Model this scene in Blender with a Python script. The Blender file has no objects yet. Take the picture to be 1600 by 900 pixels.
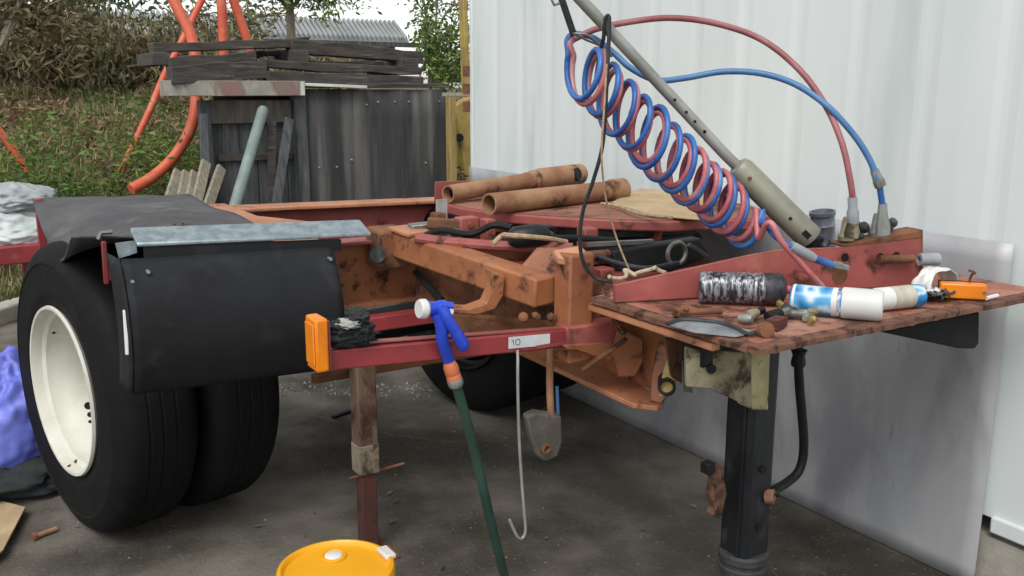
import bpy, bmesh, math, random
import numpy as np
from mathutils import Vector, Matrix, noise as mnoise
random.seed(7); np.random.seed(7)
S = bpy.context.scene
COL = S.collection
R = math.radians

# ------------------------------------------------------------------ camera
CAM = Vector((0, 0, 1.55)); FPX = 1450.0; PITCH = R(12.1); YAW = R(31.8)
cd = bpy.data.cameras.new('camera'); cam = bpy.data.objects.new('camera', cd); COL.objects.link(cam)
cd.sensor_width = 36; cd.lens = FPX / 1600 * 36; cd.clip_end = 2000; cd.clip_start = .02
cam.location = CAM; cam.rotation_euler = (R(90) - PITCH, 0, -YAW)
S.camera = cam
# ------------------------------------------------------------------ sky, sun, exposure (bright overcast)
SUN_EL, SUN_AZ = R(54), R(228)
w = bpy.data.worlds.new('World'); S.world = w; w.use_nodes = True
nt = w.node_tree; bg = nt.nodes['Background']
sky = nt.nodes.new('ShaderNodeTexSky'); sky.sky_type = 'NISHITA'; sky.sun_disc = False
sky.sun_elevation = SUN_EL; sky.sun_rotation = SUN_AZ; sky.dust_density = 1.2; sky.air_density = 1.0; sky.altitude = 10
hs = nt.nodes.new('ShaderNodeHueSaturation'); hs.inputs['Saturation'].default_value = .12
nt.links.new(sky.outputs[0], hs.inputs['Color']); nt.links.new(hs.outputs[0], bg.inputs['Color'])
bg.inputs['Strength'].default_value = .15
sd = bpy.data.lights.new('sun', 'SUN'); sd.energy = 1.35; sd.angle = R(30); sd.color = (1, .97, .92)
so = bpy.data.objects.new('sun', sd); COL.objects.link(so)
sv = Vector((math.sin(SUN_AZ) * math.cos(SUN_EL), math.cos(SUN_AZ) * math.cos(SUN_EL), math.sin(SUN_EL)))
so.rotation_euler = sv.to_track_quat('Z', 'Y').to_euler()
S.view_settings.view_transform = 'Standard'; S.view_settings.look = 'None'
S.view_settings.exposure = 0.54; S.view_settings.gamma = 1; S.view_settings.use_curve_mapping = False
S.render.engine = 'CYCLES'; S.cycles.use_denoising = True; S.cycles.max_bounces = 6; S.cycles.transparent_max_bounces = 8

# ------------------------------------------------------------------ helpers
_f = Vector((math.sin(YAW) * math.cos(PITCH), math.cos(YAW) * math.cos(PITCH), -math.sin(PITCH)))
_r = Vector((math.cos(YAW), -math.sin(YAW), 0)); _u = _r.cross(_f)
def P(px, py, x=None, y=None, z=None):
    """survey point: where the sight line through a photo pixel meets the plane x=, y= or z= (metres)"""
    d = _f + _r * ((px - 800) / FPX) + _u * ((450 - py) / FPX)
    if z is not None: t = (z - CAM.z) / d.z
    elif y is not None: t = y / d.y
    else: t = x / d.x
    return CAM + d * t
V = Vector
def lin(h, k=1.0):
    h = h.lstrip('#'); o = []
    for i in (0, 2, 4):
        c = int(h[i:i + 2], 16) / 255
        o.append((c / 12.92 if c <= .04045 else ((c + .055) / 1.055) ** 2.4) * k)
    return (*o, 1)

MATS = {}
def mat(name, c1, c2=None, sc=5, rough=.6, metal=0.0, rust=None, bump=.15, bsc=60, stretch=(1, 1, 1), lo=.35, hi=.65, rvar=.15, island=0.0, trans=0.0, stain=None, edge=None, spec=.5):
    m = bpy.data.materials.new(name); m.use_nodes = True; n = m.node_tree; L = n.links.new
    b = n.nodes['Principled BSDF']
    tc = n.nodes.new('ShaderNodeTexCoord'); mp = n.nodes.new('ShaderNodeMapping'); mp.inputs['Scale'].default_value = stretch
    L(tc.outputs['Object'], mp.inputs[0])
    def noise(s, det=7, ro=.6, dist=0):
        t = n.nodes.new('ShaderNodeTexNoise'); t.inputs['Scale'].default_value = s; t.inputs['Detail'].default_value = det
        t.inputs['Roughness'].default_value = ro; t.inputs['Distortion'].default_value = dist; L(mp.outputs[0], t.inputs['Vector']); return t.outputs['Fac']
    def ramp(src, a, bb):
        r = n.nodes.new('ShaderNodeMapRange'); r.interpolation_type = 'SMOOTHSTEP'; r.inputs[1].default_value = a; r.inputs[2].default_value = bb
        L(src, r.inputs[0]); return r.outputs[0]
    def mix(f, a, bb, mode='MIX'):
        x = n.nodes.new('ShaderNodeMix'); x.data_type = 'RGBA'; x.blend_type = mode
        if isinstance(f, float): x.inputs[0].default_value = f
        else: L(f, x.inputs[0])
        for k, vv in ((6, a), (7, bb)):
            if isinstance(vv, tuple): x.inputs[k].default_value = vv
            else: L(vv, x.inputs[k])
        return x.outputs[2]
    col = c1
    if c2: col = mix(ramp(noise(sc), lo, hi), c1, c2)
    rg = None
    if rust:
        rc, rsc, thr = rust[:3]
        f = ramp(noise(rsc, 9, .68, .3), thr, thr + .1)
        col = mix(f, col, mix(ramp(noise(rsc * 4), .35, .65), rc, tuple(x * .4 for x in rc[:3]) + (1,)))
        rg = f
    if stain:
        f = ramp(noise(stain[1], 5, .55, .2), stain[2], stain[2] + .2); col = mix(f, col, stain[0])
    if edge:
        bv = n.nodes.new('ShaderNodeBevel'); bv.samples = 4; bv.inputs['Radius'].default_value = edge[1]
        gg = n.nodes.new('ShaderNodeNewGeometry'); dt = n.nodes.new('ShaderNodeVectorMath'); dt.operation = 'DOT_PRODUCT'
        L(bv.outputs[0], dt.inputs[0]); L(gg.outputs['Normal'], dt.inputs[1])
        md = n.nodes.new('ShaderNodeMath'); md.operation = 'MULTIPLY_ADD'; md.inputs[1].default_value = .22; L(noise(28, 6, .7), md.inputs[0]); L(dt.outputs['Value'], md.inputs[2])
        em = n.nodes.new('ShaderNodeMapRange'); em.inputs[1].default_value = 1.08; em.inputs[2].default_value = 1.02; L(md.outputs[0], em.inputs[0])
        col = mix(em.outputs[0], col, edge[0])
    if island:
        g = n.nodes.new('ShaderNodeNewGeometry'); h = n.nodes.new('ShaderNodeHueSaturation')
        L(g.outputs['Random Per Island'], h.inputs['Value'])
        mr = n.nodes.new('ShaderNodeMapRange'); mr.inputs[3].default_value = 1 - island; mr.inputs[4].default_value = 1 + island
        L(g.outputs['Random Per Island'], mr.inputs[0]); L(mr.outputs[0], h.inputs['Value'])
        if isinstance(col, tuple): h.inputs['Color'].default_value = col
        else: L(col, h.inputs['Color'])
        col = h.outputs[0]
    if isinstance(col, tuple): b.inputs['Base Color'].default_value = col
    else: L(col, b.inputs['Base Color'])
    b.inputs['Metallic'].default_value = metal; b.inputs['Specular IOR Level'].default_value = spec
    mr = n.nodes.new('ShaderNodeMapRange'); mr.inputs[3].default_value = max(.05, rough - rvar); mr.inputs[4].default_value = min(1, rough + rvar)
    L(noise(sc * 3 + 3), mr.inputs[0])
    if rg is not None:
        mm = n.nodes.new('ShaderNodeMath'); mm.operation = 'MAXIMUM'; m2 = n.nodes.new('ShaderNodeMath'); m2.operation = 'MULTIPLY'; m2.inputs[1].default_value = .9
        L(rg, m2.inputs[0]); L(mr.outputs[0], mm.inputs[0]); L(m2.outputs[0], mm.inputs[1]); L(mm.outputs[0], b.inputs['Roughness'])
        if metal:
            m3 = n.nodes.new('ShaderNodeMath'); m3.operation = 'SUBTRACT'; m3.use_clamp = True; m3.inputs[0].default_value = metal; L(rg, m3.inputs[1]); L(m3.outputs[0], b.inputs['Metallic'])
    else: L(mr.outputs[0], b.inputs['Roughness'])
    if bump:
        bp = n.nodes.new('ShaderNodeBump'); bp.inputs['Strength'].default_value = bump; bp.inputs['Distance'].default_value = .01
        L(noise(bsc, 6, .65), bp.inputs['Height']); L(bp.outputs[0], b.inputs['Normal'])
    if trans:
        b.inputs['Subsurface Weight'].default_value = 0
        tr = n.nodes.new('ShaderNodeBsdfTranslucent'); ms = n.nodes.new('ShaderNodeMixShader'); ms.inputs[0].default_value = trans
        if isinstance(col, tuple): tr.inputs[0].default_value = col
        else: L(col, tr.inputs[0])
        L(b.outputs[0], ms.inputs[1]); L(tr.outputs[0], ms.inputs[2]); L(ms.outputs[0], n.nodes['Material Output'].inputs[0])
    MATS[name] = m; return m

class MB:
    def __init__(s): s.v = []; s.f = []
    def add(s, vs, fs):
        o = len(s.v); s.v += [tuple(v) for v in vs]; s.f += [tuple(i + o for i in f) for f in fs]; return s
    def hexa(s, q):  # 8 points: bottom loop 0-3, top loop 4-7
        return s.add(q, [(3, 2, 1, 0), (4, 5, 6, 7), (0, 1, 5, 4), (1, 2, 6, 5), (2, 3, 7, 6), (3, 0, 4, 7)])
    def box(s, x0, x1, y0, y1, z0, z1):
        return s.hexa([(x0, y0, z0), (x1, y0, z0), (x1, y1, z0), (x0, y1, z0), (x0, y0, z1), (x1, y0, z1), (x1, y1, z1), (x0, y1, z1)])
    def beam(s, a, b, w, h, up=(0, 0, 1)):  # bar from a to b, w sideways, h along up
        a = V(a); b = V(b); d = (b - a).normalized(); sd = d.cross(V(up)).normalized(); u = sd.cross(d).normalized()
        sd *= w / 2; u *= h / 2
        return s.hexa([a - sd - u, a + sd - u, b + sd - u, b - sd - u, a - sd + u, a + sd + u, b + sd + u, b - sd + u])
    def prism(s, poly, off):
        n = len(poly); off = V(off); a = [V(p) for p in poly]
        nrm = sum(((a[i] - a[0]).cross(a[(i + 1) % n] - a[0]) for i in range(1, n - 1)), V((0, 0, 0)))
        if nrm.dot(off) < 0: a.reverse()
        return s.add(a + [p + off for p in a], [tuple(range(n - 1, -1, -1)), tuple(range(n, 2 * n))] + [(i, (i + 1) % n, n + (i + 1) % n, n + i) for i in range(n)])
    def tube(s, pts, r, n=10, cap=True):
        pts = [V(p) for p in pts]; m = len(pts); rs = r if hasattr(r, '__len__') else [r] * m
        vs = []; t0 = (pts[1] - pts[0]).normalized(); u = t0.orthogonal().normalized()
        for i, p in enumerate(pts):
            t = (pts[min(i + 1, m - 1)] - pts[max(i - 1, 0)])
            t = t.normalized() if t.length > 1e-9 else t0
            u = (u - t * u.dot(t)); u = u.normalized() if u.length > 1e-6 else t.orthogonal().normalized(); w_ = t.cross(u)
            for k in range(n):
                a = 2 * math.pi * k / n; vs.append(p + (u * math.cos(a) + w_ * math.sin(a)) * rs[i])
        fs = [(i * n + k, i * n + (k + 1) % n, (i + 1) * n + (k + 1) % n, (i + 1) * n + k) for i in range(m - 1) for k in range(n)]
        if cap: fs += [tuple(range(n - 1, -1, -1)), tuple(range((m - 1) * n, m * n))]
        return s.add(vs, fs)
    def lathe(s, prof, o, axis, n=32, closed=False, cap=False):
        o = V(o); ax = V(axis).normalized(); u = ax.orthogonal().normalized()
        if abs(ax.z) < .9: u = (V((0, 0, 1)) - ax * ax.z).normalized()
        w_ = ax.cross(u); m = len(prof); vs = []
        for r_, h in prof:
            for k in range(n):
                a = 2 * math.pi * k / n; vs.append(o + ax * h + (u * math.cos(a) + w_ * math.sin(a)) * r_)
        rng = range(m if closed else m - 1)
        fs = [(i * n + k, i * n + (k + 1) % n, ((i + 1) % m) * n + (k + 1) % n, ((i + 1) % m) * n + k) for i in rng for k in range(n)]
        if cap: fs += [tuple(range(n - 1, -1, -1)), tuple(range((m - 1) * n, m * n))]
        return s.add(vs, fs)
    def cyl(s, a, b, r, n=20, r2=None):
        a = V(a); b = V(b); return s.lathe([(r, 0), (r if r2 is None else r2, (b - a).length)], a, b - a, n, cap=True)
    def pipe(s, a, b, r, ri, n=24):
        a = V(a); b = V(b); L_ = (b - a).length
        return s.lathe([(ri, 0), (r, 0), (r, L_), (ri, L_)], a, b - a, n, closed=True)
    def grid(s, fn, nu, nv, thick=None):
        vs = [V(fn(i / (nu - 1), j / (nv - 1))) for i in range(nu) for j in range(nv)]
        fs = [(i * nv + j, (i + 1) * nv + j, (i + 1) * nv + j + 1, i * nv + j + 1) for i in range(nu - 1) for j in range(nv - 1)]
        return s.add(vs, fs)
    def build(s, name, m, parent=None, bevel=0, smooth=35, origin=None, solid=0, seg=2, subsurf=0):
        me = bpy.data.meshes.new(name)
        root = parent
        while root is not None and root.parent is not None: root = root.parent
        o0 = V(origin) if origin is not None else (root.location.copy() if root is not None else None)
        if o0 is None:
            a = np.array(s.v); o0 = V(((a[:, 0].min() + a[:, 0].max()) / 2, (a[:, 1].min() + a[:, 1].max()) / 2, a[:, 2].min()))
        me.from_pydata([(x - o0.x, y - o0.y, z - o0.z) for x, y, z in s.v], [], s.f)
        bm = bmesh.new(); bm.from_mesh(me); bmesh.ops.recalc_face_normals(bm, faces=bm.faces); bm.to_mesh(me); bm.free()
        me.materials.append(m)
        if smooth:
            me.polygons.foreach_set('use_smooth', [True] * len(me.polygons)); me.set_sharp_from_angle(angle=R(smooth))
        o = bpy.data.objects.new(name, me); COL.objects.link(o)
        if parent is not None: o.parent = parent
        if root is None or origin is not None: o.location = o0 if parent is None else (o0 - root.location)
        if solid:
            md = o.modifiers.new('solid', 'SOLIDIFY'); md.thickness = solid; md.offset = 0
        if bevel:
            md = o.modifiers.new('bevel', 'BEVEL'); md.width = bevel; md.segments = seg; md.limit_method = 'ANGLE'; md.angle_limit = R(40)
        if subsurf:
            md = o.modifiers.new('sub', 'SUBSURF'); md.levels = subsurf; md.render_levels = subsurf
        return o
def tag(o, label=None, cat=None, group=None, kind=None):
    if label: o['label'] = label
    if cat: o['category'] = cat
    if group: o['group'] = group
    if kind: o['kind'] = kind
    return o
def thing(name, label, cat, loc, group=None):
    o = bpy.data.objects.new(name, None); COL.objects.link(o); o.location = V(loc); o.empty_display_size = .1
    return tag(o, label, cat, group)
def smooth_path(pts, k=8):
    pts = [V(p) for p in pts]; q = [pts[0] * 2 - pts[1]] + pts + [pts[-1] * 2 - pts[-2]]; out = []
    for i in range(1, len(q) - 2):
        a, b, c, d = q[i - 1:i + 3]
        for j in range(k):
            t = j / k; out.append(.5 * ((2 * b) + (c - a) * t + (2 * a - 5 * b + 4 * c - d) * t * t + (3 * b - a - 3 * c + d) * t ** 3))
    out.append(pts[-1]); return out
def fast_mesh(name, v, f, m, parent=None):
    """v: (n,3) array, f: (m,k) array of equal-sided faces"""
    me = bpy.data.meshes.new(name); k = f.shape[1]
    me.vertices.add(len(v)); me.vertices.foreach_set('co', v.astype(np.float32).ravel())
    me.loops.add(f.size); me.loops.foreach_set('vertex_index', f.astype(np.int32).ravel())
    me.polygons.add(len(f)); me.polygons.foreach_set('loop_start', np.arange(0, f.size, k, dtype=np.int32))
    me.update(calc_edges=True); me.materials.append(m)
    o = bpy.data.objects.new(name, me); COL.objects.link(o)
    if parent is not None: o.parent = parent
    return o
def leaves(c, size, droop=.0, asp=.4, up=.3):
    """diamond leaves at centres c (n,3): two bent halves each"""
    n = len(c); d = np.random.normal(size=(n, 3)); d[:, 2] = d[:, 2] * .6 - droop
    d /= np.linalg.norm(d, axis=1)[:, None]
    q = np.random.normal(size=(n, 3)); q[:, 2] += up; s = np.cross(d, q); s /= np.linalg.norm(s, axis=1)[:, None]
    nn = np.cross(s, d); L_ = (size * np.random.uniform(.6, 1.35, n))[:, None]
    a = c - d * L_ * .5; b = c + s * L_ * asp * .5 + nn * L_ * .08; e = c + d * L_ * .5 - nn * L_ * .06; g = c - s * L_ * asp * .5 + nn * L_ * .08
    v = np.stack([a, b, e, g], 1).reshape(-1, 3); i = np.arange(n)[:, None] * 4
    return v, np.concatenate([i + np.array([[0, 1, 2]]), i + np.array([[0, 2, 3]])], 0)
def join(parts):
    vs, fs, o = [], [], 0
    for v, f in parts: vs.append(v); fs.append(f + o); o += len(v)
    return np.concatenate(vs), np.concatenate(fs)

# ------------------------------------------------------------------ materials
rustc = lin('#6b3416')
M_orange = mat('orange_paint', lin('#a26a45'), lin('#8a5438'), 4, .55, rust=(lin('#4f2f1e'), 8, .535), bump=.2, bsc=35, stain=(lin('#7e4e34'), 3, .5), edge=(lin('#4b3022'), .007))
M_orange2 = mat('faded_orange_paint', lin('#b37d5b'), lin('#a0674a'), 5, .5, rust=(lin('#6a3e24'), 12, .57), bump=.12, bsc=40, edge=(lin('#5e3d28'), .007))
M_redprim = mat('red_primer', lin('#9c524c'), lin('#87433e'), 4, .55, rust=(lin('#5c3426'), 7, .575), bump=.12, bsc=45, stain=(lin('#b0685c'), 5, .55), edge=(lin('#5d3a2c'), .007))
M_redbar = mat('red_bar_paint', lin('#94383b'), lin('#7e3033'), 5, .42, rust=(lin('#54261c'), 9, .66), bump=.08, stain=(lin('#b4625e'), 9, .6), edge=(lin('#5a3028'), .007))
M_rustbrown = mat('brown_rust', lin('#7d5136'), lin('#5b3a28'), 9, .85, rust=(lin('#3c2317'), 12, .55), bump=.5, bsc=40)
M_rustpipe = mat('rust_pipe', lin('#9c7858'), lin('#80583f'), 8, .75, rust=(lin('#5a3322'), 6, .53), bump=.3, bsc=60)
M_plate = mat('deck_plate', lin('#a8705c'), lin('#8d5a48'), 6, .65, rust=(lin('#573629'), 5, .46), bump=.4, bsc=30, stain=(lin('#b08a78'), 4, .5))
M_plateedge = mat('rusty_edge', lin('#5a3a2e'), lin('#77513f'), 18, .85, rust=(lin('#44261b'), 16, .5), bump=.6, bsc=50)
M_rubber = mat('tyre_rubber', lin('#151516'), lin('#0f0f10'), 3, .72, bump=.15, bsc=90, stain=(lin('#232220'), 4, .58), spec=0.18)
M_rubbersheet = mat('rubber_sheet', lin('#545455'), lin('#454547'), 5, .62, bump=.25, bsc=30, stain=(lin('#656361'), 6, .55), spec=0.25)
M_plastic = mat('black_plastic', lin('#202225'), lin('#191a1c'), 3, .72, bump=.06, bsc=80, stain=(lin('#2b2c2f'), 9, .52), spec=0.25)
M_rim = mat('white_rim', lin('#d0d0c4'), lin('#bdbcb0'), 4, .5, rust=(lin('#4a3a2c'), 10, .7), bump=.05)
M_galv = mat('galvanised', lin('#a3b0b4'), lin('#85939a'), 30, .42, metal=.55, bump=.05, stain=(lin('#6f7b80'), 6, .6))
M_black = mat('black_steel', lin('#1b1c1d'), lin('#111213'), 6, .5, rust=(lin('#3a2a20'), 9, .64), bump=.12, spec=0.25)
M_blackgrease = mat('black_grease', lin('#141517'), lin('#202226'), 5, .4, rust=(lin('#4a3d30'), 8, .6), bump=.25, bsc=40, stretch=(1, 1, .6), stain=(lin('#48525a'), 8, .57), spec=0.3)
M_cream = mat('dirty_cream', lin('#8d866c'), lin('#70674f'), 8, .8, rust=(lin('#453a2b'), 8, .49), bump=.35, bsc=45)
M_amber = mat('amber_plastic', lin('#e58316'), lin('#d0710f'), 8, .35, bump=.05, rust=(lin('#6b4420'), 30, .7))
M_whiteplastic = mat('white_plastic', lin('#d6d6d2'), lin('#c6c6c2'), 6, .4, bump=.02)
M_sticker = mat('sticker', lin('#cfd2d2'), lin('#bfc2c4'), 10, .5, bump=0)
M_ink = mat('ink', lin('#3c5148'), None, rough=.6, bump=0)
M_steel = mat('worn_steel', lin('#8d8d88'), lin('#6f6f6a'), 10, .4, metal=.7, bump=.1, rust=(lin('#5a4a38'), 14, .66))
M_pole = mat('pole_steel', lin('#a3a5a0'), lin('#86877f'), 7, .45, metal=.35, bump=.08, rust=(lin('#5d4632'), 11, .68))
M_sleeve = mat('pole_sleeve', lin('#8b8b7b'), lin('#6c6d62'), 5, .5, metal=.25, bump=.12, stain=(lin('#a9a585'), 6, .55))
M_hosered = mat('red_hose', lin('#b66c70'), lin('#a05055'), 9, .42, bump=.05, stain=(lin('#c08f90'), 7, .52))
M_hoseblue = mat('blue_hose', lin('#3468ac'), lin('#284f92'), 9, .4, bump=.05, stain=(lin('#5a86b8'), 7, .54))
M_hosearch = mat('dull_red_hose', lin('#9a6264'), lin('#84484c'), 7, .5, bump=.05, stain=(lin('#a98283'), 6, .55))
M_hoseblue2 = mat('blue_hose_dull', lin('#4a76a4'), lin('#3e6996'), 6, .45, bump=.03)
M_cord = mat('black_cord', lin('#191a1d'), lin('#26272b'), 40, .7, bump=.2)
M_string = mat('string', lin('#b09a7c'), lin('#8f7a5e'), 40, .9, bump=.2)
M_fit = mat('grey_fitting', lin('#8d918c'), lin('#777a74'), 14, .55, metal=.3, bump=.1, stain=(lin('#6c6a58'), 12, .5))
M_fitdark = mat('dark_fitting', lin('#3d3f40'), lin('#262829'), 14, .5, bump=.15)
M_greyplastic = mat('grey_plastic', lin('#9aa0a3'), lin('#868c90'), 8, .5, bump=.03)
M_brass = mat('brass', lin('#a48f5c'), lin('#8b7848'), 12, .4, metal=.6, bump=.05)
M_blueplastic = mat('blue_nozzle', lin('#2a48c4'), lin('#2541b4'), 6, .35, bump=.02)
M_orangeplastic = mat('orange_connector', lin('#c9734c'), lin('#b96742'), 8, .5, bump=.03)
M_green = mat('green_hose', lin('#2c4b3f'), lin('#233d34'), 5, .5, bump=.05, stretch=(1, 1, 1))
M_yellow = mat('yellow_lid', lin('#e3a21c'), lin('#d99814'), 4, .4, bump=.02, stain=(lin('#c98a14'), 5, .62))
M_rag = mat('black_rag', lin('#1d2021'), lin('#2c3032'), 12, .85, bump=.5, bsc=40)
M_ragw = mat('grey_cloth', lin('#a7a9a4'), lin('#8a8c88'), 12, .85, bump=.3, bsc=40)
M_concrete = None
M_white = mat('white_wall', lin('#d3dad9'), lin('#c9d1d0'), 1.6, .5, bump=.05, bsc=6, stretch=(1, 1.6, .25), stain=(lin('#bbc4c2'), 2.2, .56))
M_dado = mat('grey_sheet', lin('#adaeb0'), lin('#9a9c9f'), 2.6, .48, metal=.1, bump=.04, bsc=40, stretch=(1, 1, .45), stain=(lin('#84868a'), 3.2, .48), rust=(lin('#8d8f92'), 5, .6))
M_timber = mat('weathered_timber', lin('#55585a'), lin('#3f4142'), 6, .85, bump=.4, bsc=30, stretch=(5, 5, .5), stain=(lin('#6e706f'), 4, .55))
M_timberdark = mat('dark_timber', lin('#4d4843'), lin('#35322f'), 6, .85, bump=.4, bsc=25, stretch=(.6, 4, 5), stain=(lin('#716c65'), 5, .54))
M_timberbrown = mat('brown_timber', lin('#5f5a52'), lin('#4a4640'), 6, .85, bump=.4, bsc=30, stretch=(5, 5, .5))
M_timberpale = mat('pale_timber', lin('#96907f'), lin('#7b7566'), 8, .85, bump=.3, bsc=30, stretch=(6, 6, .6))
M_fence = mat('grey_sheeting', lin('#454545'), lin('#333434'), 2.2, .85, bump=.25, bsc=25, stretch=(5, 5, .35), stain=(lin('#615f5c'), 1.8, .48))
M_post = mat('post_timber', lin('#a8935a'), lin('#8c7848'), 7, .8, bump=.25, stretch=(6, 6, .6))
M_yellowsteel = mat('yellow_steel', lin('#a8924c'), lin('#8c7840'), 5, .55, rust=(lin('#6b4a22'), 8, .62), bump=.1)
M_conduit = mat('orange_conduit', lin('#cf6446'), lin('#bd5236'), 4, .5, bump=.06, stain=(lin('#c9866a'), 5, .52), rust=(lin('#7a4c38'), 9, .64))
M_sack = mat('woven_sack', lin('#9fa5a7'), lin('#868b8d'), 6, .7, bump=.15, bsc=12)
M_sackg = mat('printed_sack', lin('#c2c9c8'), lin('#aab1b0'), 6, .65, bump=.15, bsc=12, stain=(lin('#4a8a6c'), 5, .6))
M_bluesack = mat('blue_plastic', lin('#6e79d0'), lin('#5c66c0'), 5, .45, bump=.1, bsc=20, stain=(lin('#8c94d8'), 5, .56))
M_card = mat('cardboard', lin('#b09a78'), lin('#9c8666'), 6, .9, bump=.15)
M_soil = mat('soil', lin('#5c5238'), lin('#48452c'), 3, .95, bump=.6, bsc=12, stain=(lin('#6f6a4a'), 2, .5))
M_grass = mat('grass', lin('#9a9068'), lin('#747a4a'), 1.3, .7, bump=0, island=.4, trans=.25)
M_leaf = mat('leaf_green', lin('#55733a'), lin('#446230'), 2, .55, bump=0, island=.45, trans=.3)
M_leafdry = mat('leaf_dry', lin('#8b785a'), lin('#6b5840'), 2, .8, bump=0, island=.4, trans=.2)
M_leafhedge = mat('leaf_hedge', lin('#70714e'), lin('#7a6a50'), 1.3, .7, bump=0, island=.45, trans=.2)
M_leafpale = mat('leaf_pale', lin('#70893f'), lin('#597637'), 2, .55, bump=0, island=.4, trans=.35)
M_bark = mat('bark', lin('#978e7c'), lin('#7a7262'), 8, .9, bump=.5, bsc=25, stretch=(4, 4, .8))
M_kerb = mat('kerb_concrete', lin('#a9a59a'), lin('#928e84'), 6, .85, bump=.3)
M_roof = mat('roof_sheet', lin('#8b8f8f'), lin('#7b7f80'), 1, .6, bump=.05)
M_brick = mat('far_wall', lin('#8f7d68'), lin('#7d6c5a'), 1.5, .85, bump=.1)
# ground: oil-stained concrete with hairline cracks
m = M_concrete = mat('yard_concrete', lin('#767168'), lin('#5a564f'), 2.6, .9, bump=.7, bsc=45, stain=(lin('#39362f'), .9, .45), rust=(lin('#2f2d29'), 1.6, .63), spec=0.2)
n = m.node_tree; L = n.links.new
b = n.nodes['Principled BSDF']; src = b.inputs['Base Color'].links[0].from_socket
tc = n.nodes.new('ShaderNodeTexCoord')
vo = n.nodes.new('ShaderNodeTexVoronoi'); vo.feature = 'DISTANCE_TO_EDGE'; vo.inputs['Scale'].default_value = .42
ns = n.nodes.new('ShaderNodeTexNoise'); ns.inputs['Scale'].default_value = 2.2; ns.inputs['Detail'].default_value = 6
va = n.nodes.new('ShaderNodeVectorMath'); va.operation = 'MULTIPLY_ADD'; va.inputs[1].default_value = (.5, .5, .5)
L(tc.outputs['Object'], ns.inputs['Vector']); L(ns.outputs['Color'], va.inputs[0]); L(tc.outputs['Object'], va.inputs[2]); L(va.outputs[0], vo.inputs['Vector'])
cr = n.nodes.new('ShaderNodeMapRange'); cr.inputs[1].default_value = .0; cr.inputs[2].default_value = .004; cr.inputs[3].default_value = .16; cr.inputs[4].default_value = 0
L(vo.outputs['Distance'], cr.inputs[0])
sp = n.nodes.new('ShaderNodeTexNoise'); sp.inputs['Scale'].default_value = 70; sp.inputs['Detail'].default_value = 3
L(tc.outputs['Object'], sp.inputs['Vector'])
sr = n.nodes.new('ShaderNodeMapRange'); sr.inputs[1].default_value = .62; sr.inputs[2].default_value = .72; sr.inputs[4].default_value = .5; L(sp.outputs[0], sr.inputs[0])
mx = n.nodes.new('ShaderNodeMix'); mx.data_type = 'RGBA'; mx.inputs[7].default_value = lin('#8d887d'); L(cr.outputs[0], mx.inputs[0]); L(src, mx.inputs[6])
m2 = n.nodes.new('ShaderNodeMix'); m2.data_type = 'RGBA'; m2.inputs[7].default_value = lin('#8a857b'); L(sr.outputs[0], m2.inputs[0]); L(mx.outputs[2], m2.inputs[6])
L(m2.outputs[2], b.inputs['Base Color'])

# ------------------------------------------------------------------ setting: ground, kerb, bank
g = MB().add([(-400, -60, 0), (400, -60, 0), (400, 700, 0), (-400, 700, 0)], [(0, 1, 2, 3)])
tag(g.build('ground', M_concrete, origin=(0, 0, 0), smooth=0), 'dark oil-stained concrete yard', kind='structure')
kb = MB()
kp = [P(-160, 560, z=0), P(30, 492, z=0), P(120, 470, z=0), P(300, 455, z=0)]
for a, c in zip(kp[:-1], kp[1:]):
    kb.beam(a + V((0, 0, .05)), c + V((0, 0, .05)), .16, .12)
tag(kb.build('kerb', M_kerb, bevel=.015), 'pale concrete kerb at the foot of the grassy bank', kind='structure')
def bank_z(x, y):
    t = max(0.0, y - (7.45 - .12 * max(-3, min(4, x))))
    h = 1.55 * (1 - math.exp(-(t / 2.0) ** 1.25)) if t > 0 else 0
    return h * (1 + .12 * mnoise.noise(V((x * .5, y * .5, 3)))) + .10 * min(1, t) * mnoise.noise(V((x * 1.7, y * 1.7, 0)))
bk = MB().grid(lambda u, v: (-9 + 24 * u, 7.0 + 14 * v, bank_z(-9 + 24 * u, 7.0 + 14 * v) - .03), 110, 70)
tag(bk.build('bank', M_soil, origin=(0, 0, 0)), 'earth bank overgrown with grass and creeper', kind='structure')

# ---- grass blades and creeper on the bank
def bank_points(n, x0, x1, y0, y1):
    pts = []
    while len(pts) < n:
        x = random.uniform(x0, x1); y = y0 + (y1 - y0) * random.random() ** 1.3
        z = bank_z(x, y)
        if z < .02: continue
        pts.append((x, y, z))
    return np.array(pts)
base = bank_points(42000, -3.2, 4.4, 7.2, 11.8)
dens = np.array([mnoise.noise(V((p[0] * 1.1, p[1] * 1.1, 7))) for p in base])
gb = base[dens > -.25]
def blades(c, h, w, lean=.5):
    n = len(c); a = np.random.uniform(0, 2 * np.pi, n); d = np.stack([np.cos(a), np.sin(a), np.zeros(n)], 1)
    sdv = np.stack([-np.sin(a), np.cos(a), np.zeros(n)], 1); hh = (h * np.random.uniform(.4, 1.4, n))[:, None]; ww = (w * np.random.uniform(.6, 1.4, n))[:, None]
    ln = np.random.uniform(.1, 1, n)[:, None] * lean; up = np.array([[0, 0, 1.0]])
    m_ = c + up * hh * .6 + d * hh * ln * .35; t = c + up * hh * (1 - ln * .35) + d * hh * ln
    v = np.stack([c - sdv * ww, c + sdv * ww, m_ + sdv * ww * .7, m_ - sdv * ww * .7, t], 1).reshape(-1, 3); i = np.arange(n)[:, None] * 5
    return v, np.concatenate([i + np.array([[0, 1, 2]]), i + np.array([[0, 2, 3]]), i + np.array([[3, 2, 4]])], 0)
tag(fast_mesh('grass', *blades(gb, .15, .0045, 1.0), M_grass), 'dry green grass covering the bank', 'grass', kind='stuff')
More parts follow.
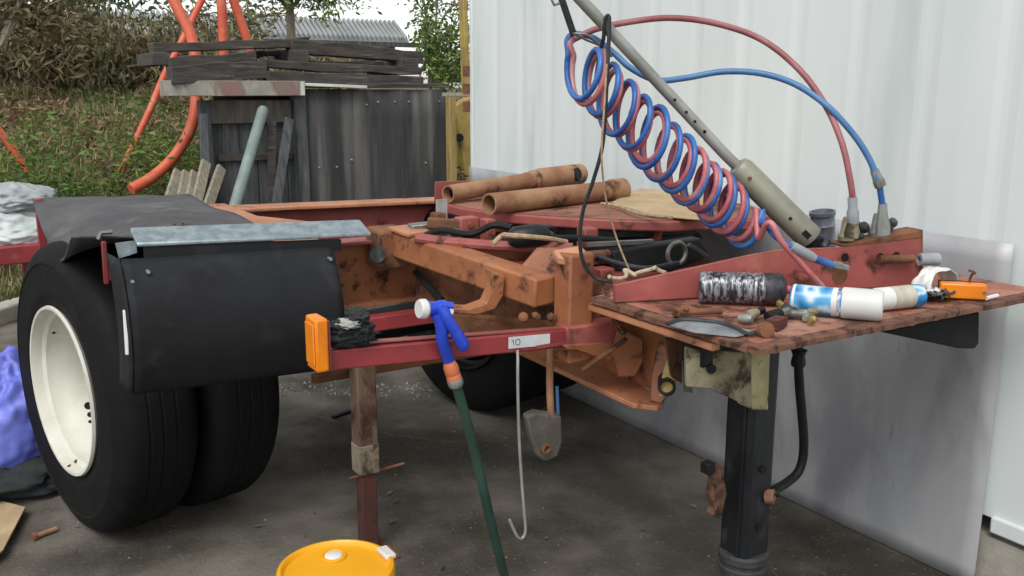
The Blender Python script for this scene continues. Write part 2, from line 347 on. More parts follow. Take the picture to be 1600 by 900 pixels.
cl = bank_points(15000, -3.2, 4.4, 7.2, 11.5)
cn = np.array([mnoise.noise(V((p[0] * .8 + 9, p[1] * .8, 2))) for p in cl])
def lift(p, a, b_): q = p.copy(); q[:, 2] += np.random.uniform(a, b_, len(q)); return q
tag(fast_mesh('creeper', *leaves(lift(cl[cn > .2], .03, .22), .06, .1, .45), M_leaf), 'green leafy creeper growing over the bank', 'creeper', kind='stuff')
tag(fast_mesh('dead_leaves', *leaves(lift(cl[cn < .06], .02, .2), .085, .4, .35), M_leafdry), 'brown dead leaves and stalks on the bank', 'dead leaves', kind='stuff')
# taller fresh weeds at the bank foot, close behind the dolly
wd = []
for (px, py, n_, hgt) in ((100, 322, 260, .3), (60, 300, 160, .4), (215, 318, 240, .3), (150, 318, 160, .25), (20, 285, 120, .4), (240, 255, 300, .4), (110, 225, 110, .4), (15, 240, 130, .4), (20, 460, 300, .25), (280, 240, 200, .35)):
    c = P(px, py, y=8.3 if py < 400 else 7.9); zb = c.z - hgt * .3
    n_ = int(n_ * 1.6); q = np.random.normal(0, 1, (n_, 3)) * np.array([[.2, .25, hgt * .38]]) + np.array([[c.x, c.y, zb + hgt * .35]])
    wd.append(leaves(q, .075, .15, .3, .6))
tag(fast_mesh('weeds', *join(wd), M_leafpale), 'bright green leafy weeds at the foot of the bank', 'weeds', kind='stuff')

# ---- dark thatch of hanging dead fronds and hedge along the top of the bank
hd = []
for i in range(150):
    x = random.uniform(-3.5, 5.0); y = 12.2 + random.uniform(-.4, .9); zt = 2.2 - max(0, x - 2.6) * .25 + .3 * mnoise.noise(V((x * .9, 1, 5))) + random.uniform(-.2, .15)
    n_ = 260; q = np.random.normal(0, 1, (n_, 3)) * np.array([[.2, .25, .34]]) + np.array([[x, y, zt - .5]]); q[:, 2] = np.minimum(q[:, 2], zt + .15)
    hd.append(leaves(q, .17, 1.1, .2, .2))
h0 = thing('hedge', 'dark overgrown hedge with hanging dead fronds along the bank top', 'hedge', (2, 12.3, 1.4))
ho = fast_mesh('fronds', *join(hd), M_leafhedge, h0); ho.location = -h0.location
hs_ = MB()
for i in range(46):
    x = -3.4 + i * .12 + random.uniform(-.08, .08); y = 12.4 + random.uniform(-.3, .3); z = bank_z(x, y) - .1
    hs_.tube([(x, y, z), (x + random.uniform(-.1, .1), y, z + .6), (x + random.uniform(-.2, .2), y + .1, z + 1.1)], [.03, .022, .01], 6)
o = hs_.build('stems', M_bark, h0)

# ---- trees
def tree(label, base_, top, crown_c, crown_r, nleaf, lsize, ml, seed, limbs=7, droop=.2, cat='tree', tr=.09):
    rnd = random.Random(seed); root = thing('tree', label, cat, base_)
    tk = MB(); b0 = V(base_); t0 = V(top)
    mid = (b0 + t0) / 2 + V((rnd.uniform(-.15, .15), rnd.uniform(-.15, .15), 0))
    tk.tube(smooth_path([b0, mid, t0], 6), list(np.linspace(tr, tr * .45, 13)), 9)
    cen = []; cc = V(crown_c); cr_ = V(crown_r)
    for i in range(limbs):
        d = V((rnd.gauss(0, 1), rnd.gauss(0, 1), rnd.gauss(0, 1))).normalized()
        e = cc + V((d.x * cr_.x, d.y * cr_.y, d.z * cr_.z)) * rnd.uniform(.5, .95); s_ = b0.lerp(t0, rnd.uniform(.55, 1))
        md_ = (s_ + e) / 2 + V((0, 0, .12)); pth = smooth_path([s_, md_, e], 5)
        tk.tube(pth, list(np.linspace(tr * .4, .008, len(pth))), 6); cen += [e, pth[-4], pth[-2]]
        for j in range(3):
            e2 = e + V((rnd.gauss(0, .3) * cr_.x, rnd.gauss(0, .3) * cr_.y, rnd.gauss(0, .3) * cr_.z)); tk.tube([pth[-3], (pth[-3] + e2) / 2 + V((0, 0, .03)), e2], [.014, .009, .004], 5); cen.append(e2)
    tk.build('trunk', M_bark, root)
    per = max(1, nleaf // len(cen)); q = []
    for c in cen:
        sg = np.array([[cr_.x * .17, cr_.y * .17, cr_.z * .15]])
        q.append(np.random.normal(0, 1, (per, 3)) * sg + np.array([[c.x, c.y, c.z]]))
    v, f = leaves(np.concatenate(q), lsize, droop, .36, .4); o = fast_mesh('crown', v, f, ml, root); o.location = -root.location
    return root
a = P(690, 60, y=9.6)
tree('green leafy tree behind the timber post beside the white wall', (a.x + .05, 9.7, 0), P(672, 70, y=9.7), P(695, 50, y=9.6), (.42, .5, .75), 2600, .075, M_leafpale, 3, 14, .35, tr=.045)
a = P(455, 0, y=13.5)
tree('green tree whose lowest leaves hang above the far grey roof', (a.x, 13.6, .5), (a.x, 13.6, 4.0), P(450, -40, y=13.5), (.75, .6, .62), 3200, .1, M_leafpale, 5, 12, .6)
a = P(30, 60, y=10.5)
tree('pale-barked tree with bare branches at the left edge of the bank', (a.x - .45, 10.6, 1.1), (a.x + .05, 10.6, 2.6), P(20, -30, y=10.6), (.8, .6, .6), 2200, .1, M_leafhedge, 8, 9, .3)
for i, (px, y, zc, lb) in enumerate(((150, 17, 3.15, 'broad dark tree rising behind the left end of the hedge'), (345, 18, 2.75, 'green tree behind the hedge above the orange pipes'))):
    a = P(px, 20, y=y); tree(lb, (a.x, y, .8), (a.x, y, 2.4), (a.x, y, zc), (1.3, 1.0, .6), 1500, .14, (M_leaf, M_leafhedge)[i], 20 + i, 14, .2, tr=.1)

# ---- far building
y = 27.0; a = P(395, 70, y=y); c = P(640, 90, y=y)
fb = thing('far_building', 'long low building with grey sheet roof far behind the timber stack', 'building', ((a.x + c.x) / 2, y + 3, 0))
zt = P(600, 33, y=y).z; zb = P(600, 66, y=y).z
MB().box(a.x - 4, c.x - .3, y + .4, y + 7, 0, zb).build('wall', M_brick, fb)
rf = MB()
for i in range(60):
    x0 = a.x - 4.2 + i * (c.x - a.x + 4.2) / 60; w_ = (c.x - a.x + 4.2) / 60
    rf.hexa([(x0, y, zb), (x0 + w_ * .94, y, zb), (x0 + w_ * .94, y + .9, zt), (x0, y + .9, zt), (x0, y, zb + .12), (x0 + w_ * .5, y, zb + .2), (x0 + w_ * .5, y + .9, zt + .12), (x0, y + .9, zt + .1)])
rf.build('roof', M_roof, fb)
MB().box(a.x - 4.3, c.x + .9, y - .2, y - .05, zb - .14, zb).build('gutter', M_fence, fb)
for i in range(6):
    x0 = a.x - 3 + i * 2.2; o = MB().box(x0, x0 + 1.1, y + .36, y + .39, zb - 1.2, zb - .5).build('window', M_black, fb)

# ------------------------------------------------------------------ white clad wall with grey sheet
WX = 2.7
wl = thing('white_wall', 'tall white ribbed metal wall of a building on the right', 'wall', (WX + .6, 2.4, 0))
MB().box(WX + .035, WX + 2.4, -1.2, 4.77, .23, 3.2).build('wall_core', M_white, wl)
pw = .265; y1 = 4.77; k = 0
while y1 > -1.1:
    y0 = y1 - pw; xs = WX
    prof = [(xs + .034, y0), (xs + .0032, y0), (xs + .0032, y0 + .02), (xs, y0 + .05), (xs, y1 - .03), (xs + .0032, y1), (xs + .034, y1)]
    pm = MB(); pm.prism([(x_, y_, .235) for x_, y_ in prof], (0, 0, 2.95)); pm.build('cladding_panel', M_white, wl, smooth=0); y1 = y0; k += 1
MB().box(WX - .014, WX + .03, -1.2, 1.495, .19, .243).build('base_rail', M_white, wl, bevel=.006)
MB().box(WX + .004, WX + 2.3, -1.2, 4.76, 0, .168).build('plinth', M_kerb, wl)
MB().box(WX - .012, WX + .05, 4.772, 4.80, .2, 3.2).build('corner_trim', M_white, wl, bevel=.004)
for zz in (1.62, 1.52, 1.42): MB().box(WX - .03, WX + .03, 4.802, 4.85, zz, zz + .06).build('rusty_hinge', M_rustbrown, wl)
def sheet(u, v):
    yy = 1.51 + (4.785 - 1.51) * u; zz = .004 + 1.1 * v
    return (WX - .028 + .006 * mnoise.noise(V((yy * 1.3, zz * 1.6, 0))) - .01 * (1 - v), yy, zz)
gs = MB().grid(sheet, 60, 20)
tag(gs.build('grey_sheet', M_dado, solid=.005), 'large stained grey metal sheet standing against the white wall', 'metal sheet')

# ------------------------------------------------------------------ weathered shed of boards
SY = 7.0
sh = thing('timber_shed', 'low weathered grey timber bin with dark boards behind the dolly', 'shed', (2.7, SY + .6, 0))
xl, xm, xr = P(312, 150, y=SY).x, P(477, 140, y=SY).x, P(697, 150, y=SY).x
zt = 1.55
nsh = 3; sw = (xr - xm) / nsh
for i in range(nsh):
    def cor(u, v, i=i):
        x_ = xm + sw * i - .02 + (sw + .03) * u; z_ = (zt - .003 * i) * v
        return (x_, SY - .004 * i + .008 * math.cos((x_ - xm) * 2 * math.pi / .31) + .004 * mnoise.noise(V((x_ * 3, z_ * 2, 0))), z_)
    MB().grid(cor, 40, 8).build('sheet', M_fence, sh, solid=.006)
for i in range(9):
    x_ = xm + .1 + i * .13 + random.uniform(-.03, .03); z_ = random.choice((zt - .1, zt - .12, .95, 1.0)); MB().cyl((x_, SY - .024, z_), (x_, SY + .0, z_), .006, 8).build('nail_head', M_ragw, sh)
x = xl + .05
while x < xm - .02:
    w_ = min(random.uniform(.1, .15), xm - x - .01); d = .1 + random.uniform(-.015, .015)
    MB().box(x + .003, x + w_ - .003, SY + d, SY + d + .025, 0, zt - .08).build('board', M_timber, sh, bevel=.004); x += w_
MB().box(xl, xl + .08, SY + .03, SY + .11, 0, zt - .08).build('corner_post', M_timber, sh, bevel=.006)
MB().box(xm - .09, xm - .002, SY - .02, SY + .09, 0, zt).build('corner_post', M_timber, sh, bevel=.006)
MB().box(xl + .02, xm - .1, SY + .04, SY + .078, 1.30, 1.468).build('top_board', M_timberbrown, sh, bevel=.004)
MB().box(xl + .12, xm - .1, SY + .06, SY + .085, 1.02, 1.07).build('cross_rail', M_timberdark, sh, bevel=.004)
MB().box(xl + .4, xr, SY + 1.2, SY + 1.24, 0, zt - .02).build('back_wall', M_timberdark, sh)
MB().box(xr - .04, xr - .005, SY + .04, SY + 1.19, 0, zt - .02).build('side_wall', M_timberdark, sh)
MB().box(xl + .4, xl + .44, SY + .13, SY + 1.19, 0, zt - .09).build('side_wall', M_timberdark, sh)
MB().box(xl + .3, xr + .02, SY - .03, SY + 1.25, zt + .012, zt + .045).build('roof_deck', M_timberdark, sh, bevel=.006)
tag(MB().beam(P(474, 132, y=SY - .06) + V((.0, 0, .0)), P(572, 136, y=SY - .06), .05, .022).build('pale_trim', M_whiteplastic, bevel=.003), 'thin white strip lying along the front edge of the timber bin', 'trim strip')
# striped board
a, c = P(250, 142, y=SY - .09), P(476, 138, y=SY - .09); a.z = c.z = zt + .005
sb = thing('striped_board', 'faded red and white striped barrier board below the dark beams', 'barrier board', ((a.x + c.x) / 2, SY - .09, a.z - .06))
MB().beam(a, c, .025, .11).build('board', M_timberpale, sb, bevel=.003)
Lx = c.x - a.x
M_fred = mat('faded_red_stripe', lin('#8a6660'), lin('#7f7069'), 9, .8, bump=.1)
M_fwht = mat('faded_white_stripe', lin('#a09c94'), lin('#8b877f'), 9, .8, bump=.1)
for i, (s0, s1, mm) in enumerate(((.02, .18, M_fwht), (.2, .36, M_fwht), (.42, .56, M_fred), (.58, .78, M_fwht), (.8, .955, M_fred), (.965, .995, M_whiteplastic))):
    z0, z1 = a.z - .05, a.z + .05; yy = SY - .09 - .0145
    MB().prism([(a.x + Lx * s0, yy, z0), (a.x + Lx * s1, yy, z0), (a.x + Lx * (s1 - (.04 if s1 < .96 else 0)), yy, z1), (a.x + Lx * (s0 - (.04 if .05 < s0 < .96 else 0)), yy, z1)], (0, -.002, 0)).build('stripe', mm, sb, smooth=0)
# dark beams stacked on the bin
BM = [((236, 77), (478, 66), 7.25, .07, 'topmost long dark beam on the left of the stack over the bin'),
      ((262, 100), (396, 90), 7.1, .09, 'thick second dark beam from the top at the left of the stack'),
      ((264, 119), (412, 108), 6.95, .13, 'broad dark beam resting right on the striped board'),
      ((452, 72), (655, 90), 7.3, .10, 'top dark beam on the right half of the stack, sloping down right'),
      ((405, 100), (652, 112), 7.1, .06, 'thin middle dark beam on the right half of the stack'),
      ((415, 120), (655, 128), 7.0, .085, 'lowest dark beam on the right half, lying on the bin roof'),
      ((384, 85), (476, 82), 7.5, .05, 'short dark beam wedged in the middle of the stack'),
      ((470, 100), (640, 104), 7.6, .07, 'dark beam at the back of the right half of the stack')]
for (p0, p1, yy, hh, lb) in BM:
    a, c = P(*p0, y=yy), P(*p1, y=yy + .12)
    mb = MB(); N = 7; d = (c - a); pts = []
    for i in range(N):
        q = a + d * (i / (N - 1)); w2 = .085 + random.uniform(-.008, .008); h2 = hh / 2 + random.uniform(-.006, .006); dz = random.uniform(-.006, .006)
        pts.append([(q.x, q.y - w2, q.z - h2 + dz), (q.x, q.y + w2, q.z - h2 + dz), (q.x, q.y + w2, q.z + h2 + dz), (q.x, q.y - w2, q.z + h2 + dz)])
    vs = [v for r_ in pts for v in r_]; fs = [(0, 1, 2, 3), tuple(4 * (N - 1) + k for k in (3, 2, 1, 0))]
    for i in range(N - 1): fs += [(4 * i + k, 4 * i + (k + 1) % 4, 4 * i + 4 + (k + 1) % 4, 4 * i + 4 + k) for k in range(4)]
    mb.add(vs, fs); tag(mb.build('timber_beam', M_timberdark, bevel=.006), lb, 'beam', 'dark beams stacked on the bin')
for (px, py, yy) in ((250, 92, 7.15), (468, 88, 7.2), (640, 100, 7.2), (405, 106, 7.2)):
    a = P(px, py, y=yy)
    tag(MB().box(a.x - .06, a.x + .06, yy - .05, yy + .55, a.z - .045, a.z + .045).build('timber_spacer', M_timberdark, bevel=.005), {250: 'dark spacer block at the left end of the beam stack', 468: 'dark spacer block at the middle of the beam stack', 640: 'dark spacer block at the right end of the beam stack', 405: 'dark spacer block under the short middle beam'}[px], 'timber block', 'spacer blocks in the beam stack')
# leaning sticks
def plank(p0, p1, w_, th, m_, lb, yy0, yy1, cat='plank', group=None, name='leaning_plank'):
    a, c = P(*p0, y=yy0), P(*p1, y=yy1); 
    d = (a - c); a = a + d * ((a.z) / -d.z) if d.z < -.1 else a   # carry it down to the ground
    o = MB().beam(a, c, w_, th, (0, 1, .2)).build(name, m_, bevel=.005); return tag(o, lb, cat, group)
for i, (p0, p1) in enumerate((((262, 320), (279, 268)), ((282, 320), (292, 270)), ((296, 320), (305, 270)), ((306, 322), (322, 253)), ((325, 322), (346, 262)))):
    plank(p0, p1, .075, .03, M_timberpale, ('leftmost short pale stake leaning at the corner of the bin', 'second pale stake from the left at the bin corner', 'thin middle stake of the five pale ones at the bin corner', 'tallest of the five pale stakes at the bin corner', 'rightmost pale stake of the five at the bin corner')[i], 6.6, 6.85 + .01 * i, 'stake', 'pale stakes leaning by the bin', 'pale_stake')
a, c = P(368, 318, y=6.55), P(411, 172, y=6.86); d = a - c; a = a + d * (a.z / -d.z)
po = thing('leaning_pole', 'long grey-green metal pole with rounded tip leaning on the bin', 'pole', a)
MB().tube([a, c, c + (c - a).normalized() * .02, c + (c - a).normalized() * .03], [.042, .04, .03, .012], 14).build('tube', mat('pole_paint', lin('#7f8e8a'), lin('#6b7873'), 6, .6, bump=.1), po)
plank((432, 318), (452, 185), .07, .03, M_timber, 'grey narrow board leaning to the right beside the corner post of the bin', 6.75, 6.93)
plank((424, 318), (425, 185), .06, .03, M_timberdark, 'upright dark narrow board between the pole and the corner post', 6.8, 6.94)
plank((322, 318), (318, 178), .06, .03, M_timber, 'grey upright board at the left end of the bin', 6.85, 6.95)

# post, yellow steel and loose rail in the gap beside the wall
a = P(705, 150, y=6.9)
tag(MB().box(a.x - .035, a.x + .03, 6.87, 6.94, 0, a.z).build('timber_post', M_post, bevel=.005), 'upright yellowish timber post at the right end of the bin', 'post')
a, c = P(692, 148, y=6.7), P(748, 148, y=6.5)
tag(MB().beam(a, c, .06, .03).build('rail', M_timberpale, bevel=.004), 'pale rail bridging from the post to the white wall', 'rail')
ys = thing('yellow_machine', 'yellow steel machine arm standing in the gap by the white wall', 'machine arm', (P(730, 200, y=8).x, 8, 0))
MB().prism([P(712, 165, y=8), P(738, 150, y=8), P(745, 275, y=8), P(726, 275, y=8)], (0, .12, 0)).build('arm', M_yellowsteel, ys, bevel=.008)
MB().beam(P(722, -30, y=8.2), P(729, 160, y=8.1), .05, .1, (0, 1, 0)).build('upper_arm', M_yellowsteel, ys, bevel=.008)
MB().beam(P(737, 275, y=8.06), (P(737, 275, y=8.06).x, 8.06, 0), .22, .2, (0, 1, 0)).build('base', M_yellowsteel, ys, bevel=.01)
MB().cyl(P(718, 215, y=7.95), P(718, 215, y=8.2), .04).build('pin', M_black, ys)

# orange conduit hoops
def hoop(pts, r_, lb, yy, yy2=None):
    yy2 = yy if yy2 is None else yy2; n_ = len(pts)
    q = [P(px, py, y=yy + (yy2 - yy) * i / (n_ - 1)) for i, (px, py) in enumerate(pts)]
    tag(MB().tube(smooth_path(q, 8), r_, 12).build('orange_conduit', M_conduit), lb, 'conduit pipe', 'orange conduit pipes looped behind the bin')
hoop([(255, -40), (276, 10), (296, 50), (306, 95), (307, 150), (298, 200), (272, 245), (238, 277), (205, 296)], .045, 'thick orange pipe bowed into a hook behind the beams', 8.2, 7.7)
hoop([(335, -40), (308, 15), (284, 65), (258, 115), (236, 168), (212, 220), (188, 272)], .03, 'straight orange pipe slanting down left to the weeds', 8.7, 8.5)
hoop([(343, -40), (347, 20), (349, 70), (350, 130)], .042, 'upright orange pipe, the middle of the three behind the beams', 8.6)
hoop([(352, -40), (368, 10), (385, 60), (396, 110)], .04, 'rightmost orange pipe leaning to the right behind the beams', 8.6)
hoop([(-10, 195), (15, 225), (36, 258), (56, 290)], .035, 'short red-orange pipe end lying in the weeds at left', 8.9)

# ------------------------------------------------------------------ the converter dolly
D = thing('converter_dolly', 'orange and red single-axle trailer dolly with black tyres, turntable and drawbar', 'trailer dolly', (1.5, 2.6, 0))
AY = R(12); AX = V((math.cos(AY), math.sin(AY), 0)); C0 = V((.29, 3.45, .52))
TP = [(.285, .03), (.30, .012), (.335, .006), (.345, .002), (.36, .004), (.42, 0), (.445, .002), (.45, -.001), (.465, .004), (.495, .018), (.511, .035), (.519, .055)]
for gh in (.095, .14, .185): TP += [(.52, gh - .006), (.5165, gh - .003), (.5165, gh + .003), (.52, gh + .006)]
TP += [(.519, .225), (.511, .245), (.495, .262), (.465, .276), (.42, .28), (.36, .276), (.30, .268), (.285, .25)]
RP = [(.283, .03), (.296, .012), (.303, .004), (.300, -.005), (.291, -.004), (.286, .01), (.281, .03), (.266, .04), (.262, .085), (.249, .10), (.245, .16), (.24, .205), (.2, .222), (.12, .215), (.02, .215)]
RPB = [(r_, .28 - h) for r_, h in RP[:8]]
def wheel(o, d, m_):
    wo = MB().lathe(RP, o, d, 56).build('wheel', m_, D, smooth=40)
    MB().lathe(RPB, o, d, 56).build('rim_back', M_black, wo, smooth=40)
    MB().lathe(TP, o, d, 72, closed=True).build('tyre', M_rubber, wo, smooth=30)
    return wo
nw = wheel(C0, AX, M_rim); wheel(C0 + AX * .305, AX, M_black)
FW = C0 + AX * 2.41
wheel(FW, -AX, M_rim); wheel(FW - AX * .305, -AX, M_black)
up_ = V((0, 0, 1)); fy = up_.cross(AX)
for i in range(10):
    a = 2 * math.pi * i / 10 + .2; c = C0 + (fy * math.cos(a) + up_ * math.sin(a)) * .165
    MB().cyl(c + AX * .185, c + AX * .22, .016, 6).build('wheel_nut', M_steel, nw)
for px, py, r_ in ((138, 634, .015), (141, 648, .011), (141, 659, .007), (84, 520, .006), (118, 722, .010), (108, 728, .007)):
    d = (_f + _r * ((px - 800) / FPX) + _u * ((450 - py) / FPX)).normalized()
    hit, loc, nor, _i = nw.ray_cast(CAM - D.location, d)
    if hit:
        c = loc + D.location; nor = nor if nor.dot(d) < 0 else -nor
        MB().cyl(c - nor * .004, c + nor * .0015, r_, 12).build('rust_hole' if py > 700 else 'hand_hole', M_rustbrown if py > 700 else M_black, nw)
MB().cyl(C0 + AX * .15, C0 + AX * 2.26, .075).cyl(C0 + AX * .55, C0 + AX * .62, .2, 28).cyl(C0 + AX * 1.79, C0 + AX * 1.86, .2, 28).build('axle', M_black, D)
# springs and axle hangers
for t in (.78, 1.63):
    c = C0 + AX * t
    sp_ = MB()
    for k in range(4): sp_.tube(smooth_path([c + V((0, -.5 + .09 * k, .16 - .012 * k)), c + V((0, 0, .1 - .012 * k)), c + V((0, .5 - .09 * k, .16 - .012 * k))], 6), .014, 4)
    sp_.build('leaf_spring', M_black, D)
# --- front mudguard of the near wheels
gx0, gx1 = .415, 1.03
def guard(u, v):
    x_ = gx0 + (gx1 - gx0) * u
    y_ = 2.735 - .075 * math.sin(math.pi * min(1, v * 1.02)) ** .7 - .02 * (1 - v); z_ = .70 + .385 * v - .02 * u
    return (x_, y_ + .006 * mnoise.noise(V((x_ * 5, z_ * 5, 1))), z_)
gm = MB().grid(guard, 30, 24); go = gm.build('mudguard', M_plastic, D, solid=.008)
def gside(u, v):
    q = guard(0, v); return (gx0 - .004 - .012 * u, q[1] + .004 + .13 * u, q[2] - .0 * u)
MB().grid(gside, 4, 16).build('guard_flange', M_plastic, go, solid=.006)
ref = [P(199, 482, y=2.70), P(207, 484, y=2.695), P(209, 552, y=2.685), P(203, 552, y=2.69)]
MB().prism([p + V((-.012, -.005, 0)) for p in ref], (-.003, -.008, 0)).build('white_reflector', M_whiteplastic, go, bevel=.002)
for (px, py) in ((232, 425), (517, 405), (207, 440)):
    c = P(px, py, y=2.688); MB().cyl(c + V((0, -.002, 0)), c + V((0, .04, 0)), .005, 10).build('bolt', M_galv, go)
MB().prism([P(180, 380, y=2.8), P(213, 376, y=2.79), P(214, 395, y=2.79), P(186, 404, y=2.8)], (0, .004, 0)).build('corner_plate', M_galv, go)
ch = MB(); a, c = P(214, 380, y=2.735), P(580, 364, y=2.735)
ch.hexa([a + V((0, 0, -.012)), c + V((0, 0, -.012)), c + V((0, .09, .012)), a + V((0, .09, .012)), a, c, c + V((0, .09, .034)), a + V((0, .09, .034))])
ch.build('cap_channel', M_galv, D, bevel=.004)
MB().hexa([a + V((.02, .005, -.05)), c + V((-.1, .005, -.05)), c + V((-.1, .03, -.05)), a + V((.02, .03, -.05)), a + V((.02, .005, -.014)), c + V((-.1, .005, -.014)), c + V((-.1, .03, -.014)), a + V((.02, .03, -.014))]).build('channel_lip', M_plastic, D)
# --- draped rubber sheet over the tyres
def rub(u, v):   # u across (outer->inner), v front->back
    x_ = .322 + .62 * u; y_ = 2.985 + 1.2 * v + .06 * u
    sag = .125 * math.sin(math.pi * min(1, max(0, v ** .85))) ** 1.3 * max(0, 1 - u * 2.2) ** 1.6
    z_ = 1.112 - sag - .02 * u + .016 * mnoise.noise(V((x_ * 5, y_ * 3, 2))) + .012 * math.sin(y_ * 9 + u * 5) * (1 - u)
    ty = abs((y_ - 3.5)); zt_y = .52 + math.sqrt(max(0, .535 ** 2 - ty * ty)) if ty < .53 else 0
    z_ = max(z_, zt_y - max(0, (.36 - x_)) * 2.2)
    return (x_ + .0, y_, z_)
rs_ = MB().grid(rub, 24, 36).build('rubber_flap', M_rubbersheet, D, solid=.006)
deb = MB()
for i in range(46):
    u, v = .22 + .42 * random.random(), .13 + .05 * random.random(); q = V(rub(u, v)); s_ = random.uniform(.004, .012)
    deb.add([q + V((random.uniform(-s_, s_), random.uniform(-s_, s_), .004 + random.uniform(0, s_))) for _ in range(4)], [(0, 1, 2), (0, 2, 3), (0, 3, 1), (1, 3, 2)])
tag(deb.build('leaf_litter', M_leafdry, rs_), kind='stuff')
# red flap bracket and posts
bq = P(158, 372, y=3.0)
MB().beam((bq.x, 2.975, .975), (bq.x + .002, 2.975, 1.105), .014, .02, (0, 1, 0)).build('flap_bracket', M_redbar, D, bevel=.003)
MB().box(bq.x + .008, bq.x + .075, 2.965, 2.98, .985, 1.035).build('bracket_lug', M_redbar, D, bevel=.003)
MB().cyl((bq.x + .042, 2.962, 1.01), (bq.x + .042, 2.967, 1.01), .014, 14).build('lug_hole', M_black, D)
MB().tube([(bq.x - .01, 2.985, 1.11), (bq.x + .0, 2.985, 1.13), (bq.x + .03, 2.985, 1.13)], .008, 8).build('flap_pin', M_steel, D)
bk_ = P(63, 340, y=4.15); MB().beam((bk_.x, 4.16, .55), (bk_.x, 4.16, 1.12), .03, .03, (0, 1, 0)).build('flap_bracket', M_redbar, D, bevel=.003)
MB().beam((bk_.x, 4.18, .58), (1.0, 4.18, .58), .04, .04).build('rear_flap_arm', M_redbar, D, bevel=.003)
# --- frame rails
MB().box(.945, 1.09, 2.93, 4.2, 1.035, 1.05).box(1.075, 1.09, 2.93, 4.19, .86, 1.034).box(.96, 1.09, 2.95, 4.19, .85, .862).build('frame_rail', M_orange2, D, bevel=.003)
MB().box(2.2, 2.345, 2.93, 4.2, 1.035, 1.05).box(2.2, 2.215, 2.93, 4.19, .86, 1.034).build('frame_rail', M_orange2, D, bevel=.003)
rc = MB().hexa([(1.092, 4.03, 1.026), (2.34, 4.03, .995), (2.34, 4.19, .995), (1.092, 4.19, 1.026), (1.092, 4.03, 1.042), (2.34, 4.03, 1.012), (2.34, 4.19, 1.012), (1.092, 4.19, 1.042)])
rc.build('rear_cross_rail', M_orange2, D, bevel=.004)
MB().box(1.092, 2.33, 4.1, 4.115, .82, 1.01).build('rear_web', M_redprim, D)
MB().prism([(1.09, 3.3, 1.046), (1.30, 3.3, 1.046), (1.09, 3.75, 1.046)], (0, 0, -.012)).build('corner_gusset', M_orange2, D)
MB().box(1.09, 2.2, 3.25, 3.27, .84, 1.0).build('cross_web', M_redprim, D)
# crossmember facing the viewer
cw = MB().box(.96, 2.32, 2.895, 2.91, .835, 1.045)
cw.build('crossmember', M_orange, D, bevel=.003)
MB().box(.96, 2.32, 2.85, 2.894, .828, .843).build('crossmember_flange', M_orange2, D, bevel=.002)
MB().box(1.02, 2.32, 2.83, 2.93, 1.047, 1.058).build('crossmember_cap', M_redprim, D, bevel=.002)
MB().beam((1.0, 2.88, .60), (1.9, 2.88, .60), .03, .03).build('lower_cross_tube', M_rustbrown, D, bevel=.004)
# --- turntable
TC = V((2.14, 2.72, .02)); ztt = 1.12
front = [P(x_, y_, z=ztt) for x_, y_ in ((690, 309), (693, 318), (720, 325), (756, 330), (800, 334), (848, 338), (900, 341), (946, 343), (1000, 345), (1050, 346), (1085, 343))]
back = [V((2.35, 2.2, ztt)), V((2.52, 2.3, ztt)), V((2.62, 2.5, ztt)), V((2.64, 2.8, ztt)), V((2.55, 3.1, ztt)), V((2.3, 3.28, ztt)), V((1.95, 3.32, ztt))]
to = MB().prism([p - V((0, 0, .036)) for p in front + back], (0, 0, .036)).build('turntable', M_redprim, D, bevel=.006)
cen = sum((p for p in front + back), V((0, 0, 0))) / (len(front) + len(back))
MB().prism([cen + (p - cen) * .955 + V((0, 0, .0006)) for p in front + back], (0, 0, .0012)).build('dusty_top', mat('dusty_rust', lin('#8f6450'), lin('#7c4c40'), 5, .85, rust=(lin('#5d4030'), 5, .5), bump=.3), to, smooth=0)
MB().lathe([(.26, .95), (.30, .95), (.32, .97), (.32, 1.0), (.30, 1.01), (.30, 1.03), (.33, 1.04), (.33, 1.061), (.26, 1.061)], TC, (0, 0, 1), 64, closed=True).build('ball_race', M_blackgrease, to)
for k_ in (2, 4, 7, 9):
    q0 = front[k_]; d = (cen - q0).normalized(); d.z = 0; s_ = V((-d.y, d.x, 0)) * .006
    q = [q0 + d * .05 - V((0, 0, .037)), q0 + d * .07 - V((0, 0, .13)), q0 + d * .2 - V((0, 0, .19)), q0 + d * .2 - V((0, 0, .037))]
    MB().prism([p - s_ for p in q], s_ * 2).build('gusset', M_redprim, to)
MB().box(1.62, 2.4, 2.42, 3.2, .9, .93).build('turntable_bed', M_redprim, D, bevel=.004)
a, c = P(682, 300, y=3.18), P(800, 300, y=3.10)
MB().prism([P(680, 318, y=3.5), P(681, 284, y=3.5), P(745, 282, y=3.5), P(790, 296, y=3.5), P(790, 318, y=3.5)], (0, .012, 0)).build('back_plate', M_redprim, D, bevel=.002)
MB().prism([P(683, 312, y=2.95), P(699, 312, y=2.95), P(699, 345, y=2.95), P(690, 338, y=2.95), P(683, 334, y=2.95)], (0, .01, 0)).build('pale_tab', M_ragw, D)
